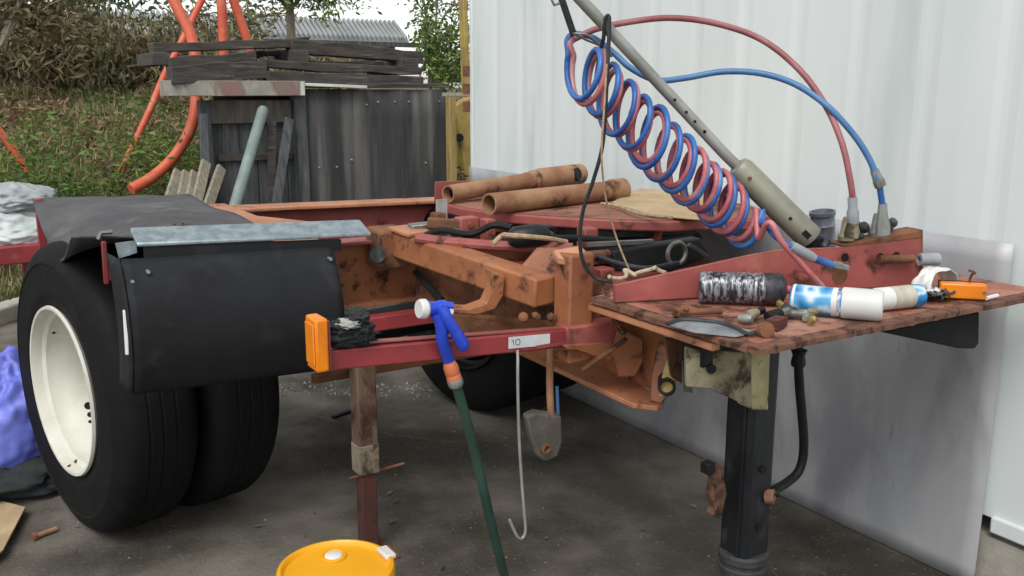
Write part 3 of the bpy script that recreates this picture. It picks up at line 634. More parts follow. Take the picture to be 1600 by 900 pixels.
# clutter under the turntable
MB().tube(smooth_path([P(650, 372, y=2.62), P(700, 378, y=2.55), P(780, 384, y=2.42), P(895, 388, y=2.28)], 6), .017, 10).build('release_rod', M_redprim, D)
MB().beam(P(640, 362, y=2.75), P(730, 352, y=2.72), .05, .05).build('spring_box', M_steel, D, bevel=.006)
MB().beam(P(668, 348, y=2.68), P(722, 352, y=2.64), .03, .035).build('latch_block', M_rustbrown, D, bevel=.006)
MB().lathe([(.02, 0), (.034, .02), (.036, .09), (.03, .12), (.012, .13)], P(795, 372, y=2.36), V((1, -.25, .05)), 16, cap=True).build('air_valve', M_blackgrease, D)
MB().tube(smooth_path([P(770, 382, y=2.34), P(785, 368, y=2.36), P(800, 368, y=2.3), P(850, 372, y=2.28), P(885, 378, y=2.3)], 6), .008, 8).build('air_line', M_string, D)
jr = P(1047, 394, y=2.12)
jw = MB(); jw.prism([P(955, 392, y=2.2), P(1010, 385, y=2.16), P(1095, 372, y=2.12), P(1112, 400, y=2.1), P(1050, 425, y=2.12), P(965, 424, y=2.18)], (.01, .05, 0)); jw.build('jaw_block', M_black, D, bevel=.006)
vd = (CAM - jr).normalized(); ring = MB()
rp = [jr + V((math.cos(t) * .036, -.03, math.sin(t) * .034)) for t in np.linspace(0, 2 * math.pi, 29)]
ring.tube(rp, .007, 8, cap=False).build('pull_ring', M_steel, D)
MB().beam(jr + V((.05, -.025, .022)), P(1105, 402, y=2.08), .02, .014).build('pull_handle', M_fitdark, D, bevel=.003)
MB().beam(P(915, 382, y=2.25), P(1020, 377, y=2.2), .02, .012).build('steel_strip', M_steel, D)
for k_, (pts, r_, m_) in enumerate((([(655, 372, 2.7), (690, 360, 2.62), (735, 366, 2.52), (770, 352, 2.5), (800, 356, 2.45)], .011, M_black), ([(720, 392, 2.5), (760, 378, 2.46), (830, 372, 2.36), (900, 372, 2.3), (960, 376, 2.25)], .010, M_black), ([(930, 400, 2.12), (965, 412, 2.06), (1010, 420, 2.0), (1060, 412, 1.98)], .009, M_blackgrease), ([(905, 420, 2.1), (925, 400, 2.12), (950, 396, 2.14)], .012, M_rustbrown))):
    MB().tube(smooth_path([P(x_, y_, y=d_) for x_, y_, d_ in pts], 6), r_, 10).build('air_line', m_, D)
for (px, py, yy, w_, h_, m_) in ((735, 352, 2.62, .07, .05, M_redprim), (768, 362, 2.56, .035, .08, M_redprim), (712, 368, 2.6, .05, .035, M_galv), (860, 366, 2.4, .05, .05, M_black), (925, 372, 2.3, .05, .06, M_redprim), (935, 405, 2.12, .06, .035, M_rustbrown), (950, 428, 2.06, .05, .03, M_redprim), (690, 345, 2.75, .04, .05, M_rustbrown)):
    c = P(px, py, y=yy); MB().box(c.x - w_ / 2, c.x + w_ / 2, yy, yy + .05, c.z - h_ / 2, c.z + h_ / 2).build('bracket', m_, D, bevel=.005)
    MB().cyl((c.x, yy - .008, c.z), (c.x, yy, c.z), .010, 6).build('bracket_bolt', M_rustbrown, D)
for i in range(5):
    x_ = 1.1 + i * .13; MB().cyl((x_, 2.884, .87), (x_, 2.895, .87), .010, 6).build('rivet', M_rustbrown, D)
# --- hinged drawbar arms
a, c = P(625, 379, y=2.79), P(853, 456, y=2.10)
MB().beam(a, c, .085, .085).build('drawbar_arm', M_orange, D, bevel=.008)
dirv = (c - a).normalized()
hb = P(604, 383, y=2.82); MB().box(hb.x - .05, hb.x + .06, 2.76, 2.885, hb.z - .075, hb.z + .06).build('hinge_box', M_rustbrown, D, bevel=.012)
MB().cyl(P(590, 398, y=2.74) , P(590, 398, y=2.765), .025, 18).build('hinge_pin', M_blackgrease, D)
MB().beam(a + V((.0, .0, .052)), a + dirv * .12 + V((0, 0, .05)), .1, .014).build('hinge_cap', M_orange2, D, bevel=.004)
# uprights by the front of the arm
pz = P(902, 470, y=2.05)
MB().box(pz.x - .048, pz.x + .035, 2.02, 2.10, .80, P(902, 394, y=2.05).z).build('upright', M_orange, D, bevel=.008)
MB().prism([P(800, 432, y=2.24), P(838, 388, y=2.22), P(880, 388, y=2.16), P(884, 445, y=2.14), P(858, 447, y=2.16)], (.012, .012, 0)).build('gusset_plate', M_orange, D, bevel=.003)
MB().prism([P(862, 390, y=2.1), P(906, 384, y=2.04), P(918, 392, y=2.04), P(905, 408, y=2.02), P(870, 402, y=2.06)], (0, 0, -.02)).build('upright_cap', M_orange2, D, bevel=.003)
MB().box(pz.x + .045, pz.x + .10, 2.06, 2.10, .82, 1.02).build('inner_upright', M_rustbrown, D, bevel=.006)
# brown side plate below the arm, curved hook plate
q = [(1.30, 2.80, .99), (1.30, 2.80, .84), (1.36, 2.52, .80), (1.44, 2.12, .82), (1.45, 2.10, .93)]
MB().prism([V(p) + V((.05, 0, 0)) for p in q], (.012, 0, 0)).build('side_plate', M_rustbrown, D)
MB().prism([P(768, 424, y=2.2), P(789, 432, y=2.2), P(787, 462, y=2.2), P(774, 484, y=2.2), P(745, 493, y=2.2), P(690, 489, y=2.2), P(690, 481, y=2.2), P(735, 483, y=2.2), P(760, 474, y=2.2), P(770, 452, y=2.2)], (.012, .06, 0)).build('hook_plate', M_orange, D, bevel=.004)
MB().prism([P(690, 488, y=2.5), P(760, 492, y=2.34), P(880, 502, y=2.1), P(900, 520, y=2.1), P(735, 520, y=2.4)], (0, 0, -.012)).build('lower_flange', M_rustbrown, D)
for (px, py, r_) in ((818, 496, .014), (838, 494, .010), (862, 496, .012)):
    c = P(px, py, y=2.08); MB().lathe([(r_ * .5, -.014), (r_, -.008), (r_, .008), (r_ * .5, .014)], c, V((random.uniform(-1, 1), random.uniform(-1, 1), .6)), 8, cap=True).build('loose_fastener', M_rustbrown, D)
MB().tube([P(650, 425, y=2.74), P(690, 470, y=2.55)], .012, 8).build('brake_rod', M_black, D)
# lower drawbar channel
x0 = 1.60
ych = [(1.86, .70), (2.3, .705), (2.85, .72)]
MB().prism([(x0 + .09, 1.93, .70), (x0 + .09, 2.88, .715), (x0 + .09, 2.88, .86), (x0 + .09, 2.2, .93), (x0 + .09, 1.93, .98)], (.012, 0, 0)).build('channel_web', M_orange, D, bevel=.003)
MB().prism([(x0 - .03, 1.90, .70), (x0 + .015, 1.845, .70), (x0 + .05, 1.86, .70), (x0 + .12, 2.1, .703), (x0 + .12, 2.88, .716), (x0 - .03, 2.88, .716)], (0, 0, -.016)).build('bottom_flange', M_orange2, D, bevel=.003)
MB().prism([(x0 - .03, 1.96, .975), (x0 + .14, 1.96, .975), (x0 + .14, 2.4, .972), (x0 - .03, 2.4, .972)], (0, 0, .012)).build('top_flange', M_redprim, D, bevel=.003)
ep = MB(); pr_ = []
for t in np.linspace(-1.3, 0.0, 8): pr_.append((x0 + .075 + .095 * math.sin(t) * -1 * -1, 1.862, .80 + 0))
e_ = [P(1048, 535, y=1.87), P(1026, 540, y=1.9), P(1018, 590, y=1.9), P(1014, 626, y=1.88), P(1034, 633, y=1.85), P(1050, 612, y=1.84), P(1058, 570, y=1.84)]
MB().prism(e_, (.03, .03, 0)).build('end_plate', M_orange, D, bevel=.006)
e2 = [P(1042, 560, y=1.83), P(1034, 590, y=1.84), P(1030, 618, y=1.83), P(1044, 612, y=1.82), P(1052, 585, y=1.82), P(1050, 565, y=1.82)]
MB().prism(e2, (.004, -.008, 0)).build('worn_paint', mat('worn_yellow', lin('#b59a5a'), lin('#d0cbb4'), 10, .7, bump=.2), D)
c = P(1042, 606, y=1.81); MB().pipe(c, c + V((.05, .06, 0)), .024, .017, 20).build('pipe_end', M_blackgrease, D)
MB().prism([P(965, 512, y=1.98), P(1004, 530, y=1.96), P(1006, 562, y=1.96), P(993, 588, y=1.96), P(965, 590, y=1.98), P(955, 552, y=1.99)], (.01, .012, 0)).build('gusset_plate', M_orange, D, bevel=.003)
MB().tube([P(912, 578, y=2.02), P(978, 530, y=1.92)], .008, 8).build('brace_rod', M_rustbrown, D)
ck = MB(); cp = smooth_path([P(944, 448, y=1.96), P(952, 470, y=1.94), P(958, 495, y=1.93), P(966, 510, y=1.93), P(976, 520, y=1.93)], 3)
for i, p_ in enumerate(cp[:-1]):
    d_ = (cp[i + 1] - p_).normalized(); s_ = V((1, 0, 0)) if i % 2 else V((.2, 1, 0)); s_ = (s_ - d_ * s_.dot(d_)).normalized()
    lk = [p_ + d_ * math.cos(t) * .014 + s_ * math.sin(t) * .008 for t in np.linspace(0, 2 * math.pi, 13)]
    MB().tube(lk, .0028, 6, cap=False).build('chain_link', M_rustbrown, D)
# --- side lamp bar
a, c = P(506, 560, y=2.07), P(905, 524, y=2.035)
bar = MB().beam(a, c, .05, .05).build('lamp_bar', M_redbar, D, bevel=.004)
d_ = (c - a).normalized(); e = P(965, 515, y=2.03)
MB().beam(c - d_ * .06, e, .064, .068).build('bar_sleeve', M_redprim, D, bevel=.006)
MB().prism([P(878, 540, y=2.0), P(955, 534, y=2.0), P(985, 560, y=2.0), P(978, 575, y=2.0), P(935, 560, y=2.0), P(900, 548, y=2.0), P(885, 548, y=2.0)], (.02, .03, 0)).build('sleeve_gusset', M_orange, D, bevel=.004)
MB().box(c.x - .16, c.x - .06, c.y - .0265, c.y - .0262, c.z - .01, c.z + .0).build('stamped_mark', M_redprim, bar)
MB().beam(a + V((.095, 0, .0265)), c + V((-.01, 0, .0265)), .03, .003).build('worn_top', M_redprim, bar)
am = P(496, 535, y=2.05); mk = MB().box(am.x - .016, am.x + .016, am.y - .035, am.y + .035, P(496, 577, y=2.05).z, P(496, 494, y=2.05).z).build('marker_reflector', M_amber, D, bevel=.006)
MB().box(am.x - .02, am.x - .0165, am.y - .027, am.y + .027, am.z - .05, am.z + .05).build('lens', M_amber, mk, bevel=.002)
MB().box(am.x + .0165, am.x + .022, am.y - .03, am.y + .03, am.z - .055, am.z + .055).build('backing_plate', M_redbar, mk)
# sticker with handwritten number
s0, s1 = P(795, 529, y=2.018), P(860, 524, y=2.012)
n_ = V((0, -1, 0)); sx = (s1 - s0).normalized(); su = V((0, 0, 1)); off = V((0, -.0, 0))
yb = a.y + (c.y - a.y) * ((s0.x - a.x) / (c.x - a.x)) - .0262
s0.y = yb; s1.y = yb + (c.y - a.y) * ((s1.x - s0.x) / (c.x - a.x)); zc = a.z + (c.z - a.z) * ((s0.x - a.x) / (c.x - a.x)); s0.z = zc + .004; s1.z = s0.z + (c.z - a.z) * ((s1.x - s0.x) / (c.x - a.x))
sx = (s1 - s0).normalized(); Ls = (s1 - s0).length
st = MB().prism([s0 - su * .016, s0 + sx * Ls - su * .016, s0 + sx * Ls + su * .016, s0 + su * .016], (0, -.0006, 0)).build('sticker', M_sticker, D, smooth=0)
def stroke(pts): return MB().tube([s0 + sx * u + su * v_ + V((0, -.0012, 0)) for u, v_ in pts], .0009, 6)
stroke([(.010, .004), (.014, .008), (.0155, -.007)]).build('digit_one', M_ink, st)
stroke([(.028 + .007 * math.cos(t), .001 + .008 * math.sin(t)) for t in np.linspace(.4, 6.7, 22)]).build('digit_zero', M_ink, st)
# --- parking stand
lg = P(574, 800, y=2.72); z1, z2 = P(574, 737, y=2.72).z, P(574, 690, y=2.72).z
lo = MB().box(lg.x - .034, lg.x + .034, 2.686, 2.754, z1, .78).build('stand_leg', mat('stand_paint', lin('#5b4336'), lin('#6d5f50'), 7, .85, rust=(lin('#45281e'), 6, .48), bump=.4, stretch=(1, 1, .6)), D, bevel=.005)
MB().box(lg.x - .027, lg.x + .027, 2.693, 2.747, .015, .6).build('stand_inner', mat('dark_red_stand', lin('#4e2a25'), lin('#3c2520'), 8, .8, rust=(lin('#3a2a20'), 7, .5), bump=.3), D, bevel=.004)
MB().box(lg.x - .08, lg.x + .08, 2.64, 2.8, 0, .014).build('stand_foot', M_rustbrown, D, bevel=.003)
MB().tube([(lg.x - .06, 2.72, z1 - .01), (lg.x + .14, 2.72, z1 + .0)], .005, 8).build('stand_pin', M_rustbrown, D)
MB().box(lg.x - .0355, lg.x + .0355, 2.6845, 2.7555, z1 + .004, z2).build('stand_sleeve', mat('faded_sleeve', lin('#857c6a'), lin('#6a5d4c'), 9, .85, rust=(lin('#4d3526'), 9, .5), bump=.4), D, bevel=.003)
MB().box(lg.x - .06, lg.x + .3, 2.70, 2.75, .782, .83).build('stand_arm', M_redbar, D, bevel=.004)
# --- deck plate and headboard
zp = 1.0
pl = [P(1185, 545, z=zp), P(932, 465, z=zp), None, None]
pl[1].x = pl[0].x
FR = V((2.60, 1.35, zp)); BR = V((2.60, 1.72, zp))
po_ = MB(); poly = [pl[0], FR, BR, V((1.55, 1.985, zp)), V((pl[0].x, 1.965, zp))]
po_.prism([p - V((0, 0, .006)) for p in poly], (0, 0, .006)); dp = po_.build('deck_plate', M_plate, D)
# ragged rusted edges of the plate
def edge(a, b, n_):
    m_ = MB(); rows = []
    d_ = (b - a); s_ = V((d_.y, -d_.x, 0)).normalized()
    for i in range(n_ + 1):
        q_ = a + d_ * (i / n_); j_ = .004 * mnoise.noise(q_ * 30) + .003; k_ = .003 * mnoise.noise(q_ * 45 + V((5, 0, 0)))
        rows.append([q_ + s_ * .0 + V((0, 0, .0015)), q_ + s_ * (j_ + .002) + V((0, 0, -.001)), q_ + s_ * (j_ + .003) + V((0, 0, -.014 + k_)), q_ - s_ * .03 + V((0, 0, -.016 + k_)), q_ - s_ * .03 + V((0, 0, .0015))])
    vs = [v for r_ in rows for v in r_]; fs = []
    for i in range(n_): fs += [(5 * i + k, 5 * i + (k + 1) % 5, 5 * i + 5 + (k + 1) % 5, 5 * i + 5 + k) for k in range(5)]
    fs += [(0, 1, 2, 3, 4), tuple(5 * n_ + k for k in (4, 3, 2, 1, 0))]
    m_.add(vs, fs); return m_.build('plate_edge', M_plateedge, dp)
edge(pl[0], FR, 70); edge(V((pl[0].x, 1.965, zp - .0012)), pl[0] + V((0, .031, -.0012)), 36)
MB().prism([V((pl[0].x - .004, 1.98, zp - .02)), V((pl[0].x - .004, 1.5, zp - .02)), V((pl[0].x + .02, 1.5, zp - .02)), V((pl[0].x + .02, 1.98, zp - .02))], (0, 0, -.018)).build('plate_stiffener', M_orange2, D)
hA, hB = V((1.474, 1.869, zp)), V((2.36, 1.586, zp))
hd_ = (hB - hA); hn = V((hd_.y, -hd_.x, 0)).normalized()
def hp_(px, py):  # point on the headboard plane
    d = _f + _r * ((px - 800) / FPX) + _u * ((450 - py) / FPX); t = (hA - CAM).dot(hn) / d.dot(hn); return CAM + d * t
hpoly = [hA + V((0, 0, .003)), hp_(960, 446), hp_(1050, 426), hp_(1175, 398), hp_(1215, 391), hp_(1320, 386), hp_(1440, 372), hB + V((0, 0, .003))]
hb_ = MB().prism(hpoly, -hn * .012).build('headboard', M_redprim, D, bevel=.002)
lp = [hp_(1318, 383), hp_(1442, 359), hp_(1442, 372), hp_(1318, 387)]
MB().prism(lp, -hn * .07).build('valve_ledge', M_rustbrown, hb_, bevel=.003)
MB().prism([hp_(1442, 359), hp_(1442, 446), hp_(1436, 447), hp_(1436, 362)], -hn * .05).build('headboard_return', M_rustbrown, hb_)
for (px, py, r_) in ((1312, 430, .024), (1400, 400, .012), (1375, 402, .012), (1320, 402, .012)):
    c = hp_(px, py); MB().cyl(c + hn * .0012, c - hn * .002, r_, 20).build('board_hole', M_black if px != 1312 else M_rustbrown, hb_)
cA, cB = hp_(1368, 404), hp_(1420, 402)
MB().tube([cA + hn * .015, cB + hn * .018], .012, 12).build('rusted_stub', M_rustbrown, hb_)
c = hp_(1430, 404); MB().pipe(c + hn * .015, hp_(1458, 403) + hn * .02, .018, .010, 18).build('grey_coupling', M_greyplastic, hb_)
for (p_, h_) in (((1332, 378), 0), ((1380, 372), 1)):
    b_ = hp_(*p_) - hn * .03
    MB().lathe([(.022, 0), (.024, .012), (.018, .02), (.015, .05), (.012, .065)], b_, (0, 0, 1), 12, cap=True).build('gladhand_base', M_cream if not h_ else M_fit, hb_)
for (px, py) in ((1300, 384), (1350, 370), (1362, 358), (1398, 362), (1405, 352), (1345, 352)):
    b_ = hp_(px, py) - hn * .035; MB().lathe([(.008, -.02), (.014, -.012), (.014, .01), (.008, .016)], b_, V((random.uniform(-1, 1), random.uniform(-.4, .4), random.uniform(-.2, .6))), 8, cap=True).build('valve_fitting', M_fitdark, hb_)
# --- landing jack
jx, jy = 1.715, 1.60
jk = MB(); jk.box(jx - .047, jx + .047, jy - .047, jy + .047, .335, .985); jo = jk.build('jack_tube', M_blackgrease, D, bevel=.014, seg=3)
for dx in (-.0485, .0485): MB().box(jx + dx - .004, jx + dx + .004, jy - .03, jy - .018, .36, .9).build('weld_strip', M_blackgrease, jo, bevel=.002)
for zz in (.44, .6, .78): MB().cyl((jx, jy - .0475, zz), (jx, jy - .053, zz), .011, 6).build('jack_bolt', M_black, jo)
MB().lathe([(.058, .285), (.064, .30), (.064, .315), (.060, .32), (.060, .33), (.066, .335), (.066, .352), (.06, .358)], (jx, jy, 0), (0, 0, 1), 28, cap=True).build('jack_collar', mat('scuffed_collar', lin('#26282a'), lin('#3a3b38'), 12, .7, rust=(lin('#5d5442'), 12, .52), bump=.5, bsc=40), jo)
MB().cyl((jx, jy, .012), (jx, jy, .31), .046, 24).build('jack_inner', M_black, jo)
MB().lathe([(.12, 0), (.12, .008), (.06, .03)], (jx, jy, 0), (0, 0, 1), 24, cap=True).build('jack_foot', M_black, jo)
MB().tube([(jx + .075, jy + .02, .36), (jx + .075, jy + .02, .985)], .022, 12).build('jack_side_tube', M_black, jo)
br = [P(1072, 545, y=1.58), P(1072, 605, y=1.58), P(1110, 608, y=1.56), P(1178, 640, y=1.53), P(1176, 552, y=1.53)]
MB().prism(br, (.012, .02, 0)).build('jack_bracket', M_cream, D, bevel=.003)
MB().prism([P(1176, 550, y=1.525), P(1204, 548, y=1.525), P(1201, 641, y=1.525), P(1177, 641, y=1.525)], (.004, .06, 0)).build('bracket_rib', mat('chipped_yellow', lin('#aaa27c'), lin('#8d8458'), 9, .75, rust=(lin('#4d4230'), 12, .56), bump=.35), D, bevel=.004)
c = P(1112, 577, y=1.555); MB().cyl(c, c + V((.005, .012, 0)), .012, 16).build('bracket_hole', M_black, D)
hdp = smooth_path([P(1247, 540, y=1.62), P(1249, 600, y=1.62), P(1256, 690, y=1.62), P(1250, 732, y=1.62), P(1232, 752, y=1.62), P(1205, 768, y=1.6)], 6)
MB().tube(hdp, .0125, 12).build('crank_handle', M_black, D)
MB().lathe([(.018, 0), (.02, .01), (.016, .03), (.022, .045)], P(1247, 572, y=1.62), (0, 0, 1), 12, cap=True).build('crank_joint', M_blackgrease, D)
MB().prism([P(1128, 728, y=1.6), P(1112, 722, y=1.6), P(1106, 736, y=1.6), P(1116, 752, y=1.6), P(1112, 776, y=1.6), P(1118, 796, y=1.6), P(1112, 806, y=1.6), P(1124, 812, y=1.6), P(1130, 800, y=1.6), P(1136, 770, y=1.6)], (.006, .03, 0)).build('jack_lug', mat('flaking_rust', lin('#6a4a36'), lin('#3c281c'), 30, .9, rust=(lin('#2d1d15'), 22, .5), bump=.8, bsc=60), jo, bevel=.003)
MB().box(*sum(((P(1106, 730, y=1.6)[k] - .014, P(1106, 730, y=1.6)[k] + .014) for k in range(3)), ())).build('lug_block', M_black, jo, bevel=.003)
c = P(1203, 776, y=1.545); MB().lathe([(.0, -.012), (.018, -.012), (.02, -.004), (.02, .01), (.012, .012), (.01, .0)], c, V((.5, -.8, .1)), 14).build('pivot_lug', mat('lug_rust', lin('#87664c'), lin('#5a3c2a'), 24, .85, bump=.5), jo)
MB().cyl(c + V((-.02, .03, 0)), c + V((.03, .0, .004)), .011, 12).build('pivot_pin', M_black, jo)
st_ = [P(1066, 528, y=1.66), P(1080, 530, y=1.66), P(1082, 614, y=1.66), P(1068, 612, y=1.66)]
MB().prism(st_, (.002, .004, 0)).build('hanging_strap', mat('grey_strap', lin('#5d6264'), lin('#4b5052'), 20, .8, bump=.2), D)
MB().prism([P(1040, 530, y=1.8), P(1066, 532, y=1.8), P(1066, 600, y=1.8), P(1050, 590, y=1.8)], (.01, .02, 0)).build('rear_bracket', M_rustbrown, D)
ub = [P(1372, 518, y=1.44), P(1532, 486, y=1.40), P(1531, 538, y=1.40), P(1524, 546, y=1.40), P(1500, 545, y=1.40)]
MB().prism(ub, (.0, .14, .0)).build('under_box', mat('matt_black', lin('#0d0d0e'), None, rough=.9, bump=.1), D, bevel=.008)
# hidden continuation of the drawbar below the deck plate
MB().beam((2.25, 2.7, .84), (2.05, 1.75, .92), .09, .1).build('drawbar_arm', M_orange, D, bevel=.006)
MB().box(1.5, 2.55, 1.56, 1.64, .90, .982).build('plate_beam', M_black, D, bevel=.006)

# ------------------------------------------------------------------ hose pole, coiled air hoses and cords
pb, pm_, pt = P(1266, 372, y=1.74), P(1150, 258, y=1.86), P(880, -30, y=2.02)
pg = thing('hose_pole', 'slanting steel hose pole with thick lower sleeve standing on the deck plate', 'pole', pb)
ax_ = (pm_ - pb).normalized()
MB().lathe([(.026, 0), (.037, 0), (.037, (pm_ - pb).length - .02), (.03, (pm_ - pb).length - .005), (.018, (pm_ - pb).length)], pb, ax_, 24).lathe([(.024, 0), (.024, .1), (.0, .1)], pb, ax_, 24).build('sleeve', M_sleeve, pg)
MB().tube([pm_ - ax_ * .05, pm_ + ax_ * .05, pt], .0155, 16).build('rod', M_pole, pg)
def on_tube(a, b, px, py, r_):
    """point on the viewer's side of a tube between a and b nearest the sight line"""
    d = (_f + _r * ((px - 800) / FPX) + _u * ((450 - py) / FPX)).normalized(); e = (b - a).normalized(); w0 = a - CAM
    bb = e.dot(d); s_ = (bb * w0.dot(d) - w0.dot(e)) / (1 - bb * bb); q_ = a + e * s_; n_ = -(d - e * d.dot(e)).normalized(); return q_ + n_ * r_, n_
for (px, py) in ((1056, 151), (1074, 170), (1088, 184), (1103, 200)):
    c, n_ = on_tube(pm_, pt, px, py, .0150); MB().cyl(c, c + n_ * .0012, .0042 if px < 1100 else .005, 12).build('pin_hole', M_black, pg)
c, n_ = on_tube(pb, pm_, 1256, 362, .0365); MB().beam(c - ax_ * .012, c + ax_ * .012, .016, .003, n_).build('slot', M_black, pg)
c, n_ = on_tube(pb, pm_, 1225, 343, .0365); MB().cyl(c, c + n_ * .0015, .005, 12).build('bolt_hole', M_black, pg)
c, n_ = on_tube(pb, pm_, 1168, 276, .0365); MB().cyl(c, c + n_ * .0015, .006, 12).build('bolt_hole', M_rustbrown, pg)
bs = P(1262, 380, y=1.74); MB().cyl(V((pb.x + .02, pb.y, 1.003)), pb + V((.01, 0, .0)), .03, 16).build('foot_socket', M_black, pg)

A0, B0 = P(905, 100, y=2.06), P(1160, 345, y=1.84)
ca = (B0 - A0); CL = ca.length; ca = ca.normalized(); rn = (_r * .93 - _u * .06 + _f * .34).normalized(); cu = (V((0, 0, 1)) - rn * rn.z).normalized(); cw_ = rn.cross(cu)
def coil(turns, r0, r1, off, ph, flip=1):
    n_ = int(turns * 26); o_ = []
    for i in range(n_ + 1):
        t = i / n_; a = -2 * math.pi * turns * t + ph; r_ = r0 + (r1 - r0) * t + (.012 * math.exp(-((t - .455) / .16) ** 2) if off else 0) + .005 * math.sin(t * 31 + off * 90) + .004 * math.sin(t * 77)
        sagv = V((0, 0, -.018 * math.sin(math.pi * t)))
        tt_ = t + .05 * math.sin(math.pi * t) * (1 - t)
        o_.append(A0 + ca * (CL * tt_ + (off * (2.2 * t - 1.0) if off else 0)) + sagv + (cu * math.cos(a) + cw_ * math.sin(a)) * r_)
    return o_
turns = 12
rc_ = coil(turns, .077, .073, 0.0, .3); bc_ = coil(turns, .078, .074, .018, .22)
# red: gladhand -> arch -> coil -> lower end
rg_top = [P(1333, 318, y=1.60), P(1329, 285, y=1.60), P(1316, 225, y=1.63), P(1290, 165, y=1.70), P(1248, 108, y=1.78), P(1190, 62, y=1.88), P(1120, 37, y=1.96), P(1050, 28, y=2.02), P(985, 34, y=2.06), P(930, 46, y=2.10), P(896, 62, y=2.13)]
rg_bot = [P(1185, 372, y=1.74), P(1196, 352, y=1.70), P(1206, 350, y=1.68), P(1220, 376, y=1.66), P(1245, 404, y=1.64), P(1268, 430, y=1.62), P(1285, 448, y=1.62)]
bl_top = [P(1372, 282, y=1.58), P(1358, 248, y=1.60), P(1335, 212, y=1.63), P(1295, 168, y=1.68), P(1245, 133, y=1.76), P(1190, 115, y=1.84), P(1130, 112, y=1.92), P(1070, 122, y=1.98), P(1025, 125, y=2.02), P(985, 106, y=2.06), P(958, 82, y=2.10), P(925, 58, y=2.13), P(895, 52, y=2.16)]
bl_bot = [P(1188, 345, y=1.76), P(1198, 352, y=1.72), P(1212, 370, y=1.68), P(1240, 388, y=1.64)]
def hose(name, top, cl_, bot, m_, lb, loc, r_):
    h = thing(name, lb, 'air hose', loc)
    pth = smooth_path(top, 8)[:-1] + [top[-1]] + cl_[3:-6:1]
    MB().tube(smooth_path(top, 8), r_ * 1.05, 10).build('arch', M_hosearch if name != 'blue_air_hose' else M_hoseblue2, h, smooth=60)
    MB().tube(smooth_path([top[-1], top[-1].lerp(cl_[6], .45) + V((-.012, 0, .006))] + cl_[6:9], 5)[:-5] + cl_[7:-6] , r_, 9).build('coil', m_, h, smooth=60)
    MB().tube(smooth_path([cl_[-7]] + cl_[-6:-2:2] + bot, 6), r_, 10).build('tail', m_, h, smooth=60); return h
M_pinkhose = mat('pale_pink_hose', lin('#c79aa0'), lin('#b5888e'), 8, .5, bump=.03)
rh = hose('red_air_hose', rg_top, rc_, rg_bot, M_hosered, 'red coiled air hose arching over to the left brake coupling', P(1333, 318, y=1.6), .0081)
bh = hose('blue_air_hose', bl_top, bc_, bl_bot, M_hoseblue, 'blue coiled air hose arching over to the right brake coupling', P(1372, 282, y=1.58), .0081)
# couplings at the hose ends
def lath(p0, p1, prof, m_, nm, par, n_=14):
    p0, p1 = V(p0), V(p1); L_ = (p1 - p0).length; MB().lathe([(r_, h * L_) for r_, h in prof], p0, p1 - p0, n_, cap=True).build(nm, m_, par)
lath(P(1333, 352, y=1.60), P(1332, 308, y=1.60), [(.013, 0), (.016, .2), (.016, .5), (.012, .6), (.013, 1)], M_greyplastic, 'end_fitting', rh, 10)
lath(P(1330, 372, y=1.60), P(1333, 345, y=1.60), [(.018, 0), (.02, .3), (.015, .8), (.013, 1)], M_cream, 'brake_coupling', rh, 8)
lath(P(1376, 291, y=1.58), P(1366, 266, y=1.59), [(.016, 0), (.0165, .3), (.014, .5), (.012, 1)], M_fit, 'end_fitting', bh, 8)
MB().tube([P(1374, 288, y=1.58), P(1379, 322, y=1.58)], .0085, 10).build('blue_stub', M_hoseblue, bh)
lath(P(1379, 366, y=1.58), P(1379, 318, y=1.58), [(.02, 0), (.019, .3), (.014, .6), (.011, 1)], M_fit, 'brake_coupling', bh, 8)
lath(P(1236, 384, y=1.645), P(1272, 404, y=1.625), [(.0125, 0), (.014, .15), (.014, .85), (.012, 1)], M_greyplastic, 'grey_sleeve', bh)
lath(P(1270, 403, y=1.63), P(1302, 415, y=1.61), [(.009, 0), (.0105, .2), (.0105, .8), (.009, 1)], M_hoseblue, 'tail_stub', bh)
lath(P(1298, 413, y=1.615), P(1324, 419, y=1.60), [(.008, 0), (.012, .2), (.012, .6), (.009, .65), (.009, 1)], M_fit, 'brass_end', bh, 6)
# black bungee and rope, clip
bg_ = thing('bungee_cord', 'thin black cord looped over the pole and hanging down past the coils', 'cord', P(946, 300, y=1.98))
MB().tube(smooth_path([P(943, 60, y=1.98), P(946, 30, y=1.97), P(952, 28, y=1.96), P(951, 70, y=1.95), P(948, 130, y=1.93), P(945, 190, y=1.93), P(940, 235, y=1.93), P(926, 285, y=1.95), P(911, 330, y=1.97), P(906, 375, y=1.98), P(912, 410, y=1.98), P(930, 434, y=1.97), P(956, 441, y=1.93)], 8), .0052, 8).build('cord', M_cord, bg_)
MB().tube(smooth_path([P(943, 60, y=2.02), P(936, 90, y=2.04), P(931, 125, y=2.05)], 6), .0055, 8).build('loose_end', M_cord, bg_)
st = thing('black_strap', 'short black rubber strap with wire hook holding the hose coil from above', 'strap', P(890, 30, y=2.1))
MB().beam(P(868, -30, y=2.12), P(897, 56, y=2.11), .02, .006, (0, 1, 0)).build('strap', M_cord, st, bevel=.002)
MB().tube(smooth_path([P(895, 52, y=2.10), P(915, 62, y=2.09), P(938, 72, y=2.08), P(955, 88, y=2.07), P(948, 80, y=2.07), P(920, 56, y=2.08), P(897, 52, y=2.1)], 6), .003, 6).build('wire_hook', M_steel, st)
MB().tube([P(866, -5, y=2.11), P(862, 0, y=2.11), P(866, 8, y=2.11), P(874, 5, y=2.11)], .0035, 6).build('clip', M_steel, st)
bd = MB()
for i in range(30): pass
